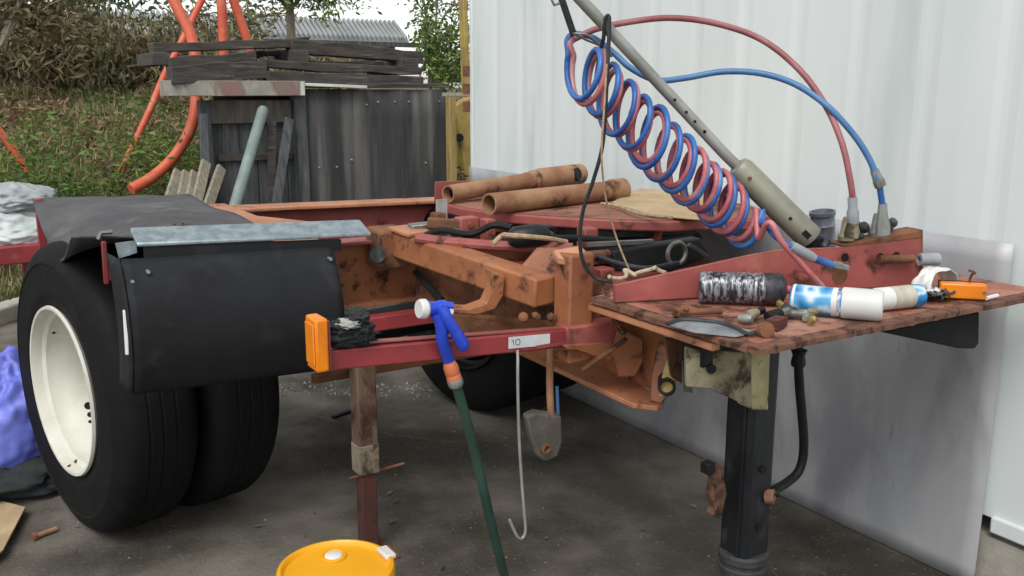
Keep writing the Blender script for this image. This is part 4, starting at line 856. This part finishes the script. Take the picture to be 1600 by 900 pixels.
tag(MB().tube(smooth_path([P(948, 100, y=1.925), P(944, 170, y=1.92), P(940, 240, y=1.925), P(945, 300, y=1.95), P(955, 345, y=1.97), P(968, 385, y=1.97), P(984, 424, y=1.95)], 8), .0028, 6).build('beige_string', M_string), 'thin beige string dangling beside the black cord', 'string')
rp_ = []
for i in range(60):
    t = i / 59; rp_.append(P(952 + 82 * t + 5 * math.sin(t * 9), 432 - 12 * t + 5 * math.sin(t * 14), y=1.93 - .06 * t) + V((0, .012 * math.sin(t * 23), 0)))
tag(MB().tube(rp_, .0055, 7).build('pale_rope', mat('pale_rope', lin('#b9ab92'), lin('#9d8f76'), 60, .9, bump=.4, bsc=120)), 'bunched pale rope lying along the back of the headboard', 'rope')

# ------------------------------------------------------------------ things on the turntable
zt_ = 1.122
def pipe_thing(lb, a, b, r_, extra=None, name='rusty_pipe'):
    t = thing(name, lb, 'pipe', (a + b) / 2, 'rusty exhaust pipes on the turntable')
    MB().pipe(a, b, r_, r_ * .82, 28).build('tube', M_rustpipe, t, smooth=30)
    return t
r1 = .038
a, b_ = P(764, 319, y=2.42), P(972, 293, y=2.42); a.z = b_.z = zt_ + r1
a, b_ = P(764, 319, z=zt_ + r1), P(960, 297, z=zt_ + r1)
t = pipe_thing('straight rusty exhaust pipe lying in front on the turntable', a, b_, r1)
MB().lathe([(0, .05), (r1 * .81, .05)], a, b_ - a, 24).build('dark_bore', M_black, t)
d_ = (b_ - a).normalized(); MB().pipe(b_ - d_ * .02, b_ + d_ * .05, r1 * 1.16, r1 * .9).build('end_collar', M_rustpipe, t)
r2 = .033
a, m1, b_ = P(700, 303, z=zt_ + r2 + .004), P(826, 282, z=zt_ + r2 + .02), P(905, 272, z=zt_ + .05)
t = pipe_thing('stepped rusty exhaust pipe with wide end lying behind the straight one', a, m1, r2)
MB().lathe([(0, .035), (r2 * .81, .035)], a, m1 - a, 24).build('dark_bore', M_black, t)
d_ = (b_ - m1).normalized()
MB().lathe([(r2 * .8, -.02), (r2 * 1.05, -.02), (r2 * 1.05, .02), (r2 * 1.25, .03), (r2 * 1.25, .045), (r2 * 1.1, .05), (r2 * 1.12, .07), (r2 * 1.4, .09), (r2 * 1.42, (b_ - m1).length), (r2 * 1.2, (b_ - m1).length), (r2 * 1.2, .1)], m1, d_, 28).build('flared_end', M_rustpipe, t, smooth=30)
MB().lathe([(.0, -.004), (r2 * 1.2, -.004)], b_ - d_ * .03, d_, 28).build('dark_bore', M_black, t)
c, n_ = on_tube(m1, b_, 889, 273, r2 * 1.4); MB().lathe([(.03, -.02), (.03, .001), (.027, .004), (.0, .004)], c, n_, 22).build('side_port', M_black, t)
cdp = [P(955, 318, z=zt_ + .006), P(1000, 296, z=zt_ + .006), P(1120, 306, z=zt_ + .006), P(1100, 345, z=zt_ + .006), P(1020, 338, z=zt_ + .006)]
tag(MB().prism(cdp, (0, 0, .005)).build('cardboard_piece', M_card, bevel=.001), 'flat brown cardboard piece under the hose coil on the turntable', 'cardboard')
tag(MB().tube(smooth_path([P(940, 318, z=zt_ + .012), P(965, 322, z=zt_ + .014), P(1000, 334, z=zt_ + .018), P(1050, 340, z=zt_ + .018)], 6), .006, 8).build('cane', M_string), 'thin pale stick lying on the edge of the cardboard', 'stick')

# ------------------------------------------------------------------ things on the deck plate
zd = zp + .0035
def lying(a, b, prof, m_, nm, par, n_=28): lath(a, b, prof, m_, nm, par, n_)
# black paint-spattered spray can
r_ = .041
a, b_ = P(1092, 448, z=zd + r_), P(1226, 452, z=zd + r_)
M_spat = mat('spattered_can', lin('#9a9ca2'), lin('#33343a'), 22, .35, metal=.4, bump=.1, stretch=(5, 5, .8), lo=.42, hi=.56)
M_spat2 = mat('black_spatter', lin('#1a1b1e'), lin('#3a3b40'), 18, .4, bump=.1, stretch=(4, 4, 1))
cn_ = thing('black_spray_can', 'black and silver paint-streaked can with ribbed side lying on the deck plate', 'spray can', (a + b_) / 2 - V((0, 0, r_)))
pf = [(.034, 0), (.040, .02)]
for i in range(12): h = .04 + i * .066; pf += [(.041, h), (.041, h + .04), (.0385, h + .05), (.0385, h + .058)]
pf += [(.041, .85), (.041, .93)]
lying(a, b_, pf, M_spat, 'body', cn_); d_ = (b_ - a).normalized()
lying(a + d_ * .165, b_ + d_ * .004, [(.0414, 0), (.0414, .7), (.036, .85), (.02, 1)], M_spat2, 'shoulder', cn_) if (b_ - a).length > .17 else None
lying(b_ - d_ * .002, b_ + d_ * .022, [(.012, 0), (.011, .5), (.007, 1)], mat('red_nozzle', lin('#c4545c'), None, rough=.4, bump=0), 'nozzle', cn_, 14)
# blue and white spray can
def printed(name, stops):
    m = bpy.data.materials.new(name); m.use_nodes = True; n = m.node_tree; b = n.nodes['Principled BSDF']; L = n.links.new
    tc = n.nodes.new('ShaderNodeTexCoord'); ns = n.nodes.new('ShaderNodeTexNoise'); ns.inputs['Scale'].default_value = 16; ns.inputs['Detail'].default_value = 1.5
    L(tc.outputs['Object'], ns.inputs['Vector']); r = n.nodes.new('ShaderNodeValToRGB'); L(ns.outputs[0], r.inputs[0])
    r.color_ramp.elements[0].position = stops[0][0]; r.color_ramp.elements[0].color = stops[0][1]; r.color_ramp.elements[1].position = stops[-1][0]; r.color_ramp.elements[1].color = stops[-1][1]
    for p_, c_ in stops[1:-1]: e = r.color_ramp.elements.new(p_); e.color = c_
    L(r.outputs[0], b.inputs['Base Color']); b.inputs['Roughness'].default_value = .3; return m
M_can = printed('blue_can_print', [(.3, lin('#1f6fa8')), (.42, lin('#5aa0cc')), (.5, lin('#c4d4dc')), (.56, lin('#2a86bd')), (.7, lin('#1c5f9a'))])
r_ = .036
a, b_ = P(1236, 465, z=zd + r_), P(1318, 473, z=zd + r_); d_ = (b_ - a).normalized()
ct = thing('blue_spray_can', 'blue and white spray can with large white cap lying at the plate edge', 'spray can', (a + b_) / 2 - V((0, 0, r_)))
lying(a, b_, [(.029, 0), (.035, .03), (.035, .97), (.033, 1)], M_can, 'body', ct)
for h, w2, m_ in ((.80, .1, M_whiteplastic), (.90, .06, mat('navy_print', lin('#31497a'), lin('#c8ccd4'), 60, .4, bump=0)), (.05, .05, M_whiteplastic)):
    p0 = a + (b_ - a) * h; lying(p0, p0 + (b_ - a) * w2, [(.0354, 0), (.0354, 1)], m_, 'print_band', ct)
e_ = P(1380, 478, z=zd + r_)
lying(b_ - d_ * .004, e_, [(.037, 0), (.0385, .05), (.0385, .88), (.036, .97), (.031, 1), (.028, .96), (0, .96)], M_whiteplastic, 'cap', ct)
r_ = .029
a, b_ = P(1438, 461, z=zd + r_), P(1388, 466, z=zd + r_); d_ = (b_ - a).normalized()
c2 = thing('small_spray_can', 'smaller white and blue can behind the white cap of the blue can', 'spray can', (a + b_) / 2 - V((0, 0, r_)))
lying(a, b_, [(.023, 0), (.029, .05), (.029, 1)], M_can, 'body', c2); lying(a + (b_ - a) * .35, b_, [(.0293, 0), (.0293, 1)], mat('cream_label', lin('#bcb7a8'), lin('#a7a294'), 30, .5, bump=0), 'label_band', c2)
lying(b_, b_ + d_ * .045, [(.0292, 0), (.0292, .85), (.022, 1)], M_whiteplastic, 'cap', c2)
# grey cup behind the black can
a = P(1222, 432, z=zd + .03); tag(MB().lathe([(.0, -.03), (.03, -.025), (.036, .0), (.034, .02), (.026, .03), (.018, .034), (.0, .034)], a, V((-.5, -.9, .4)), 20).build('grey_dome', M_greyplastic), 'grey domed plastic cover between the black can and the headboard', 'cover')
# fittings heap
def fitting(lb, px, py, d, prof, m_, m2=None, z_=.015):
    c = P(px, py, z=zd + z_); t = thing('pipe_fitting', lb, 'fitting', c - V((0, 0, z_)), 'loose fittings on the deck plate'); d = V(d).normalized()
    MB().lathe(prof, c, d, 10, cap=True).build('body', m_, t)
    if m2: h = prof[-1][1]; MB().lathe([(prof[-1][0] * .8, h - .002), (prof[-1][0] * 1.1, h + .006), (prof[-1][0] * 1.1, h + .022), (prof[-1][0] * .6, h + .026)], c, d, 6, cap=True).build('nut', m2, t)
    return t
fitting('cream and black hose fitting lying before the blue can', 1178, 490, (.9, .1, .1), [(.008, -.02), (.014, -.012), (.013, 0), (.010, .012)], M_cream, M_black)
fitting('black collared fitting just right of the cream one', 1208, 492, (1, -.1, .1), [(.012, -.02), (.013, 0), (.013, .02), (.009, .026)], M_black, M_steel)
fitting('silver fitting with pale end touching the blue can', 1248, 490, (.6, -.8, .1), [(.009, -.03), (.010, 0), (.012, .004), (.012, .02)], M_steel, M_cream, .013)
fitting('dark elbow fitting in the middle of the heap', 1232, 484, (.2, .9, .2), [(.010, -.02), (.012, -.01), (.012, .014), (.008, .02)], M_fitdark, M_brass)
fitting('small brass nipple at the right end of the heap', 1268, 500, (1, .2, 0), [(.006, -.012), (.007, 0), (.010, .002), (.010, .01)], M_brass, None, .011)
fitting('grey hose tail lying across the back of the heap', 1262, 478 + 14, (.9, .5, .1), [(.007, -.03), (.009, -.01), (.009, .02), (.007, .035)], M_fit, M_black, .012)
fitting('pale elbow at the left front of the heap', 1166, 498, (.3, -.9, .1), [(.009, -.018), (.012, -.006), (.012, .008), (.008, .016)], M_fit, None, .012)
c = P(1196, 516, z=zd + .012); tag(MB().lathe([(.0, -.01), (.019, -.01), (.02, 0), (.018, .010), (.0, .012)], c, (-.3, -.8, .25), 18).build('rusty_washer', M_rustbrown), 'thick rusty disc lying at the front corner of the plate', 'washer')
c = P(1222, 505, z=zd + .012); tag(MB().beam(c - V((.035, 0, 0)), c + V((.02, .02, 0)), .03, .022).build('rusty_block', mat('dark_red_rust', lin('#5c2f28'), lin('#472520'), 20, .85, bump=.4)), 'dark red rusty block beside the disc on the plate', 'metal block')
a, b_ = P(1060, 488, z=zd + .01), P(1128, 486, z=zd + .01)
bt = thing('rusty_bolt', 'rusty bolt lying in front of the black can', 'bolt', (a + b_) / 2 - V((0, 0, .01)))
MB().cyl(a, b_, .008, 12).build('shank', M_rustbrown, bt); MB().cyl(a - (b_ - a).normalized() * .012, a, .014, 6).build('head', M_rustbrown, bt)
MB().cyl(P(1072, 480, z=zd), P(1072, 480, z=zd + .03), .007, 10).build('stub', M_rustbrown, bt)
# trim knife shaped steel tool
tk_ = thing('steel_offcut', 'long bright steel offcut with dark edge lying along the plate front', 'metal offcut', P(1110, 512, z=zd))
MB().prism([P(1042, 508, z=zd), P(1070, 500, z=zd), P(1130, 508, z=zd), P(1182, 520, z=zd), P(1150, 527, z=zd), P(1085, 520, z=zd)], (0, 0, .003)).build('blade', mat('bright_steel', lin('#b4bcc0'), lin('#93999c'), 12, .3, metal=.5, bump=.05), tk_)
MB().tube(smooth_path([P(1042, 506, z=zd + .006), P(1068, 499, z=zd + .007), P(1120, 503, z=zd + .007), P(1150, 512, z=zd + .007), P(1168, 521, z=zd + .006), P(1190, 517, z=zd + .006)], 6), .005, 8).build('spine', M_fitdark, tk_)
# amber lamp
c0, c1 = P(1468, 466, z=zd), P(1541, 470, z=zd)
lt = thing('amber_lamp', 'loose rectangular amber marker lamp lying on the right of the deck plate', 'marker lamp', (c0 + c1) / 2)
d_ = (c1 - c0).normalized(); s_ = V((-d_.y, d_.x, 0)); hgt = .042
q = [c0, c1, c1 + s_ * .035, c0 + s_ * .035]
MB().hexa(q + [p + V((0, 0, hgt)) for p in q]).build('lens', M_amber, lt, bevel=.005)
MB().hexa([p + s_ * .037 for p in (c0, c1)] + [p + s_ * .045 for p in (c1, c0)] + [p + s_ * .037 + V((0, 0, hgt)) for p in (c0, c1)] + [p + s_ * .045 + V((0, 0, hgt)) for p in (c1, c0)]).build('backing', M_black, lt)
for t_ in (.06, .94): p0 = c0.lerp(c1, t_) + V((0, 0, hgt * .5)); MB().cyl(p0 - s_ * .002, p0 + s_ * .002, .004, 8).build('screw', M_steel, lt)
MB().tube(smooth_path([c1.lerp(c0, .35) + s_ * .03 + V((0, 0, hgt)), c1.lerp(c0, .33) + s_ * .02 + V((0, 0, hgt + .022)), c1.lerp(c0, .28) + s_ * .01 + V((0, 0, hgt + .03)), c1.lerp(c0, .4) + s_ * .02 + V((0, 0, hgt + .034))], 5), .0035, 6).build('wire', M_rustbrown, lt)
# crumpled tape / paper roll behind the lamp
cc = P(1488, 452, z=zd + .02) + V((0, .05, .012))
wp = MB(); 
def wad(u, v):
    a_ = u * math.pi * 1.15 - .1; r_ = .058 + .009 * mnoise.noise(V((u * 6, v * 3, 1))); w2 = (v - .5) * .05
    return (cc.x + math.cos(math.pi - a_) * r_ * 1.15, cc.y + w2 + .01 * mnoise.noise(V((u * 5, v * 4, 4))), cc.z - .018 + math.sin(a_) * r_ * .95 + .006 * mnoise.noise(V((u * 9, v * 5, 9))))
pa = thing('crumpled_paper', 'crumpled white paper wad behind the amber lamp', 'paper', cc - V((0, 0, .02)))
wp.grid(wad, 26, 8).build('fold', M_ragw if False else M_whiteplastic, pa, solid=.002)
for i in range(6):
    p0 = P(1446 + i * 6, 452 + 4 * (i % 3), z=zd + .018) ; MB().grid(lambda u, v: (p0.x + (u - .5) * .05 + .01 * mnoise.noise(V((u * 4, v * 4, i))), p0.y + (v - .5) * .03 + .015 * mnoise.noise(V((u * 3, i, v * 3))), p0.z + .022 * mnoise.noise(V((u * 3 + i, v * 3, i * 2))) + .01 * (u - .5) * (1 if i % 2 else -1)), 8, 6).build('scrap', (M_ragw, M_whiteplastic, M_fitdark)[i % 3], pa, solid=.0015)
a, b_ = P(1541, 466, z=zd + .006), P(1558, 462, z=zd + .006)
tag(MB().tube([a, b_], .006, 8).build('white_stub', M_whiteplastic), 'short white plastic stub lying right of the amber lamp', 'plastic stub')
# steel tin standing behind the headboard
tb = P(1291, 388, y=1.80)
tn = thing('steel_tin', 'dented silver ribbed tin standing behind the headboard by the pole', 'tin', V((tb.x, 1.80, zp)))
tl = (P(1285, 330, y=1.80) - V((tb.x, 1.80, zp))); 
MB().lathe([(.034, 0), (.034, .5 * tl.length), (.036, .52 * tl.length), (.034, .54 * tl.length), (.034, .78 * tl.length), (.036, .8 * tl.length), (.034, .82 * tl.length), (.034, .93 * tl.length), (.037, .95 * tl.length), (.037, tl.length), (.032, tl.length), (.031, .9 * tl.length), (0, .9 * tl.length)], (tb.x, 1.80, zp), tl, 28).build('body', mat('tin', lin('#9296a2'), lin('#5d616c'), 9, .35, metal=.5, bump=.15), tn)

# ------------------------------------------------------------------ things hung on the lamp bar
bz = P(700, 535, y=2.06).z
hz = thing('hose_gun', 'blue garden hose trigger nozzle hooked over the red bar', 'hose nozzle', P(700, 530, y=2.02))
def hp2(px, py, y=2.01): return P(px, py, y=y)
MB().lathe([(.0, -.002), (.022, -.002), (.025, .004), (.025, .016), (.02, .022)], hp2(655, 483), hp2(690, 481) - hp2(655, 483), 22).build('white_collar', M_whiteplastic, hz)
MB().lathe([(.019, .018), (.019, .03), (.0175, .034), (.0175, .052), (.02, .056), (.02, .07), (.013, .08)], hp2(655, 483), hp2(690, 481) - hp2(655, 483), 20, cap=True).build('barrel', M_blueplastic, hz)
MB().tube(smooth_path([hp2(690, 480, 1.995), hp2(700, 500, 1.985), hp2(714, 522, 1.98), hp2(727, 545, 1.975)], 6), [.016] * 6 + [.015] * 6 + [.0165] * 6 + [.012], 14).build('handle', M_blueplastic, hz)
MB().tube(smooth_path([hp2(683, 490, 2.0), hp2(690, 512, 2.0), hp2(692, 535, 2.005), hp2(700, 560, 2.015), hp2(704, 574, 2.02)], 5), .016, 14).build('stem', M_blueplastic, hz)
MB().tube(smooth_path([hp2(700, 478, 1.99), hp2(706, 486, 1.985), hp2(700, 496, 1.985)], 4), .006, 8).build('trigger', M_whiteplastic, hz)
MB().tube([hp2(690, 476, 1.995), hp2(708, 478, 1.985)], .009, 10).build('thumb_valve', M_blueplastic, hz)
p0, p1 = hp2(702, 566, 2.01), hp2(713, 602, 2.01); d_ = (p1 - p0)
MB().lathe([(.015, 0), (.0195, .012), (.0195, .03), (.018, .034), (.0195, .038), (.0195, .05)], p0, d_, 18, cap=True).build('orange_connector', M_orangeplastic, hz)
MB().lathe([(.019, .046), (.0205, .05), (.0205, .064), (.017, .07)], p0, d_, 16, cap=True).build('grey_nut', M_fit, hz)
tag(MB().tube(smooth_path([p0 + d_.normalized() * .062, hp2(727, 650, 2.02), hp2(744, 715, 2.04), hp2(761, 790, 2.06), hp2(778, 860, 2.1), P(800, 935, y=2.16), P(835, 985, z=.016), P(900, 990, z=.016), P(990, 985, z=.016)], 8), .0135, 14).build('garden_hose', M_green), 'dark green garden hose hanging down from the nozzle to the ground', 'garden hose')
tag(MB().tube(smooth_path([P(808, 543, y=2.03), P(809, 560, y=2.01), P(809, 600, y=2.0), P(811, 680, y=2.0), P(815, 750, y=2.0), P(819, 800, y=2.0), P(821, 828, y=2.0), P(817, 840, y=2.0), P(810, 840, y=2.0), P(803, 828, y=2.0), P(796, 812, y=2.0)], 8), .0042, 8).build('wire_hook', mat('wire', lin('#a9aca8'), lin('#8c8f8b'), 10, .4, metal=.4, bump=.02)), 'long thin wire with hooked end hanging below the sticker', 'wire hook')
pk = thing('hanging_plug', 'dirty trailer plug hanging on a brown strap under the drawbar', 'trailer plug', P(855, 640, y=2.1))
MB().tube(smooth_path([P(860, 545, y=2.1), P(859, 590, y=2.1), P(860, 630, y=2.09), P(863, 664, y=2.08)], 5), .0105, 10).build('strap', M_rustpipe, pk)
MB().tube([P(870, 604, y=2.1), P(872, 650, y=2.1)], .005, 8).build('blue_wire', M_hoseblue2, pk)
MB().prism([P(822, 652, y=2.07), P(838, 645, y=2.07), P(878, 650, y=2.07), P(880, 690, y=2.07), P(872, 715, y=2.07), P(852, 723, y=2.07), P(838, 712, y=2.07), P(829, 685, y=2.07)], (.01, .04, 0)).build('body', M_cream if False else mat('dirty_plug', lin('#4d4842'), lin('#5f5b55'), 14, .8, rust=(lin('#7a4a34'), 14, .55), bump=.5), pk, bevel=.008)
c = P(852, 700, y=2.066); MB().lathe([(.016, 0), (.017, -.008), (.010, -.010), (.008, -.002)], c, (0, 1, 0), 14).build('socket', M_rustbrown, pk)
# black cloth bundle on the bar
def blob(name, lb, cat, c, s_, m_, seed, amp=.35, fr=2.2, n_=(28, 18), flat=True, crease=0.0):
    o_ = MB(); c = V(c)
    def fn(u, v):
        th = u * 2 * math.pi; ph = (v - .5) * math.pi; d = V((math.cos(ph) * math.cos(th), math.cos(ph) * math.sin(th), math.sin(ph)))
        k = 1 + amp * mnoise.noise(d * fr + V((seed, 0, 0))) + amp * .45 * mnoise.noise(d * fr * 2.7 + V((0, seed, 0)))
        if crease: k += crease * (.25 - abs(mnoise.noise(d * 3.1 + V((seed, 7, 0))))) + crease * .5 * (.25 - abs(mnoise.noise(d * 6.3 + V((2, seed, 0)))))
        z_ = d.z * k * s_[2]
        return (c.x + d.x * k * s_[0], c.y + d.y * k * s_[1], max(c.z - s_[2] * .8, c.z + z_) if flat else c.z + z_)
    o = o_.grid(fn, *n_).build(name, m_, smooth=180); bm = bmesh.new(); bm.from_mesh(o.data); bmesh.ops.remove_doubles(bm, verts=bm.verts, dist=.0005); bm.to_mesh(o.data); bm.free()
    return tag(o, lb, cat) if lb else o
c = P(548, 520, y=2.06)
rg = thing('black_glove', 'bunched black glove with pale cuff resting on the left end of the bar', 'glove', c - V((0, 0, .03)))
for i, (px, py, sx_, sz_, m_) in enumerate(((545, 524, .062, .026, M_rag), (535, 514, .035, .022, M_rag), (562, 512, .03, .03, M_rag), (560, 494, .022, .018, M_rag), (545, 505, .026, .009, M_ragw))):
    q_ = P(px, py, y=2.06 - .006 * i); o = blob('fold', None, None, q_, (sx_, .035, sz_), m_, i * 3 + 1, .55, 2.6, (30, 20), False); o.parent = rg; o.location -= rg.location
# ------------------------------------------------------------------ loose things on the ground
bc = P(525, 885, z=.36); br_ = .092
bk = thing('yellow_bucket', 'yellow plastic bucket with lid and white spout at the bottom edge', 'bucket', (bc.x, bc.y, 0))
MB().lathe([(.0, .0), (.118, .0), (.122, .01), (.136, .30), (.142, .302), (.142, .315), (.137, .317), (.137, .335)], (bc.x, bc.y, 0), (0, 0, 1), 56).build('pail', M_yellow, bk)
MB().lathe([(.146, .325), (.15, .33), (.15, .352), (.146, .36), (.138, .362), (.134, .358), (.131, .349), (.05, .349), (.0, .349)], (bc.x, bc.y, 0), (0, 0, 1), 64).build('lid', M_yellow, bk)
q_ = P(521, 868, z=.353); MB().lathe([(.034, -.003), (.033, .002), (.028, .003), (.026, .0)], (q_.x, q_.y, .353), (0, 0, 1), 28).lathe([(.0, .0015), (.026, .0015)], (q_.x, q_.y, .352), (0, 0, 1), 28).build('spout_ring', M_yellow, bk)
MB().lathe([(.0, .006), (.018, .006), (.022, .004), (.024, 0)], (q_.x, q_.y, .352), (0, 0, 1), 28).build('spout_cap', M_whiteplastic, bk)
q_ = P(597, 864, z=.36); dd = V((q_.x - bc.x, q_.y - bc.y, 0)).normalized(); tv = V((-dd.y, dd.x, 0)); ctr = V((bc.x, bc.y, .357)) + dd * .141
MB().beam(ctr - tv * .03, ctr + tv * .03, .03, .014).build('white_tab', M_whiteplastic, bk, bevel=.004)
MB().tube([V((bc.x, bc.y, .30)) + V((math.cos(t), math.sin(t), 0)) * .146 + V((0, 0, -.05 * math.sin(t - 3.6) if 3.6 < t < 6.7 else 0)) for t in np.linspace(3.6, 6.7, 20)], .003, 6).build('handle', M_steel, bk)
# blue drum, black mat, cardboard, bolt at left
o = blob('blue_sack', 'crumpled blue plastic sack standing behind the near wheel', 'sack', P(22, 655, y=4.05) , (.19, .17, .26), M_bluesack, 4, .16, 1.6, (90, 60), crease=.14)
q_ = P(20, 770, z=.0); o = blob('black_mat', 'crumpled black plastic sheet under the blue sack', 'plastic sheet', (q_.x, 4.0, .06), (.32, .22, .07), M_rag, 9, .4, 2.0, (40, 22))
cdp = [P(-40, 800, z=.012), P(5, 786, z=.012), P(40, 795, z=.03), P(5, 862, z=.03), P(-60, 920, z=.012)]
cb = MB().prism(cdp, (0, 0, .008)).build('cardboard_sheet', M_card, bevel=.001); tag(cb, 'torn piece of brown cardboard lying at the left edge', 'cardboard')
a, b_ = P(56, 838, z=.012), P(88, 826, z=.012)
gb_ = thing('ground_bolt', 'rusty bolt lying on the concrete before the near tyre', 'bolt', (a + b_) / 2)
MB().cyl(a, b_, .009, 10).build('shank', M_rustpipe, gb_); MB().cyl(a - (b_ - a).normalized() * .012, a, .017, 6).build('head', M_rustbrown, gb_)
tag(MB().beam(P(520, 652, z=.008), P(548, 642, z=.008), .02, .012).build('black_offcut', M_black), 'short black strip lying on the ground left of the stand', 'strip')
# debris along the old slab joint and grit on the floor
gr = MB()
for i in range(420):
    if i < 240: p0 = P(random.uniform(420, 680), 612 - .12 * (random.uniform(0, 1)) * 60 + random.gauss(0, 5), z=0)
    else: p0 = P(random.uniform(30, 1300), random.uniform(640, 900), z=0)
    s_ = random.uniform(.003, .014) if i < 240 else random.uniform(.002, .006)
    gr.add([p0 + V((random.uniform(-s_, s_), random.uniform(-s_, s_), 0)) for _ in range(3)] + [p0 + V((0, 0, s_ * .9))], [(0, 1, 3), (1, 2, 3), (2, 0, 3), (0, 2, 1)])
tag(gr.build('grit', M_kerb, smooth=0), 'scattered grit and rubble on the concrete', 'grit', kind='stuff')
lv = []
q = np.array([list(P(random.uniform(20, 1300), random.uniform(600, 900), z=.008)) for _ in range(70)]); v_, f_ = leaves(q, .035, 0, .45, 3.0); v_[:, 2] = np.clip(v_[:, 2], .004, .016)
tag(fast_mesh('fallen_leaves', v_, f_, M_leafdry), 'few dry fallen leaves scattered over the yard', 'leaves', kind='stuff')
# red rack with sacks at the far left
q0 = P(-60, 405, y=5.2); q1 = P(78, 392, y=5.2)
rk = thing('red_rack', 'low red steel rack behind the near wheel carrying white sacks', 'rack', (q0.x, 5.4, 0))
MB().beam(q0, q1, .08, .09).build('front_rail', M_redbar, rk, bevel=.006)
MB().beam(q0 + V((0, .7, 0)), q1 + V((0, .7, 0)), .08, .09).build('back_rail', M_redbar, rk, bevel=.006)
for xx in (q0.x + .04, q1.x - .06):
    for yy in (5.2, 5.9): MB().box(xx - .03, xx + .03, yy - .03, yy + .03, 0, q0.z - .046).build('leg', M_redbar, rk, bevel=.004)
MB().box(q0.x, q1.x - .02, 5.25, 5.86, q0.z + .01, q0.z + .03).build('shelf', M_timberdark, rk)
o = blob('printed_sack', 'white sack with green print lying lowest on the red rack', 'sack', P(18, 362, y=5.5), (.26, .28, .135), M_sackg, 14, .14, 1.5, (90, 60), crease=.18)
o = blob('grey_sack', 'grey-white folded sack lying on top of the printed one', 'sack', P(22, 312, y=5.55), (.2, .24, .085), M_sack, 19, .14, 1.7, (90, 60), crease=.2)
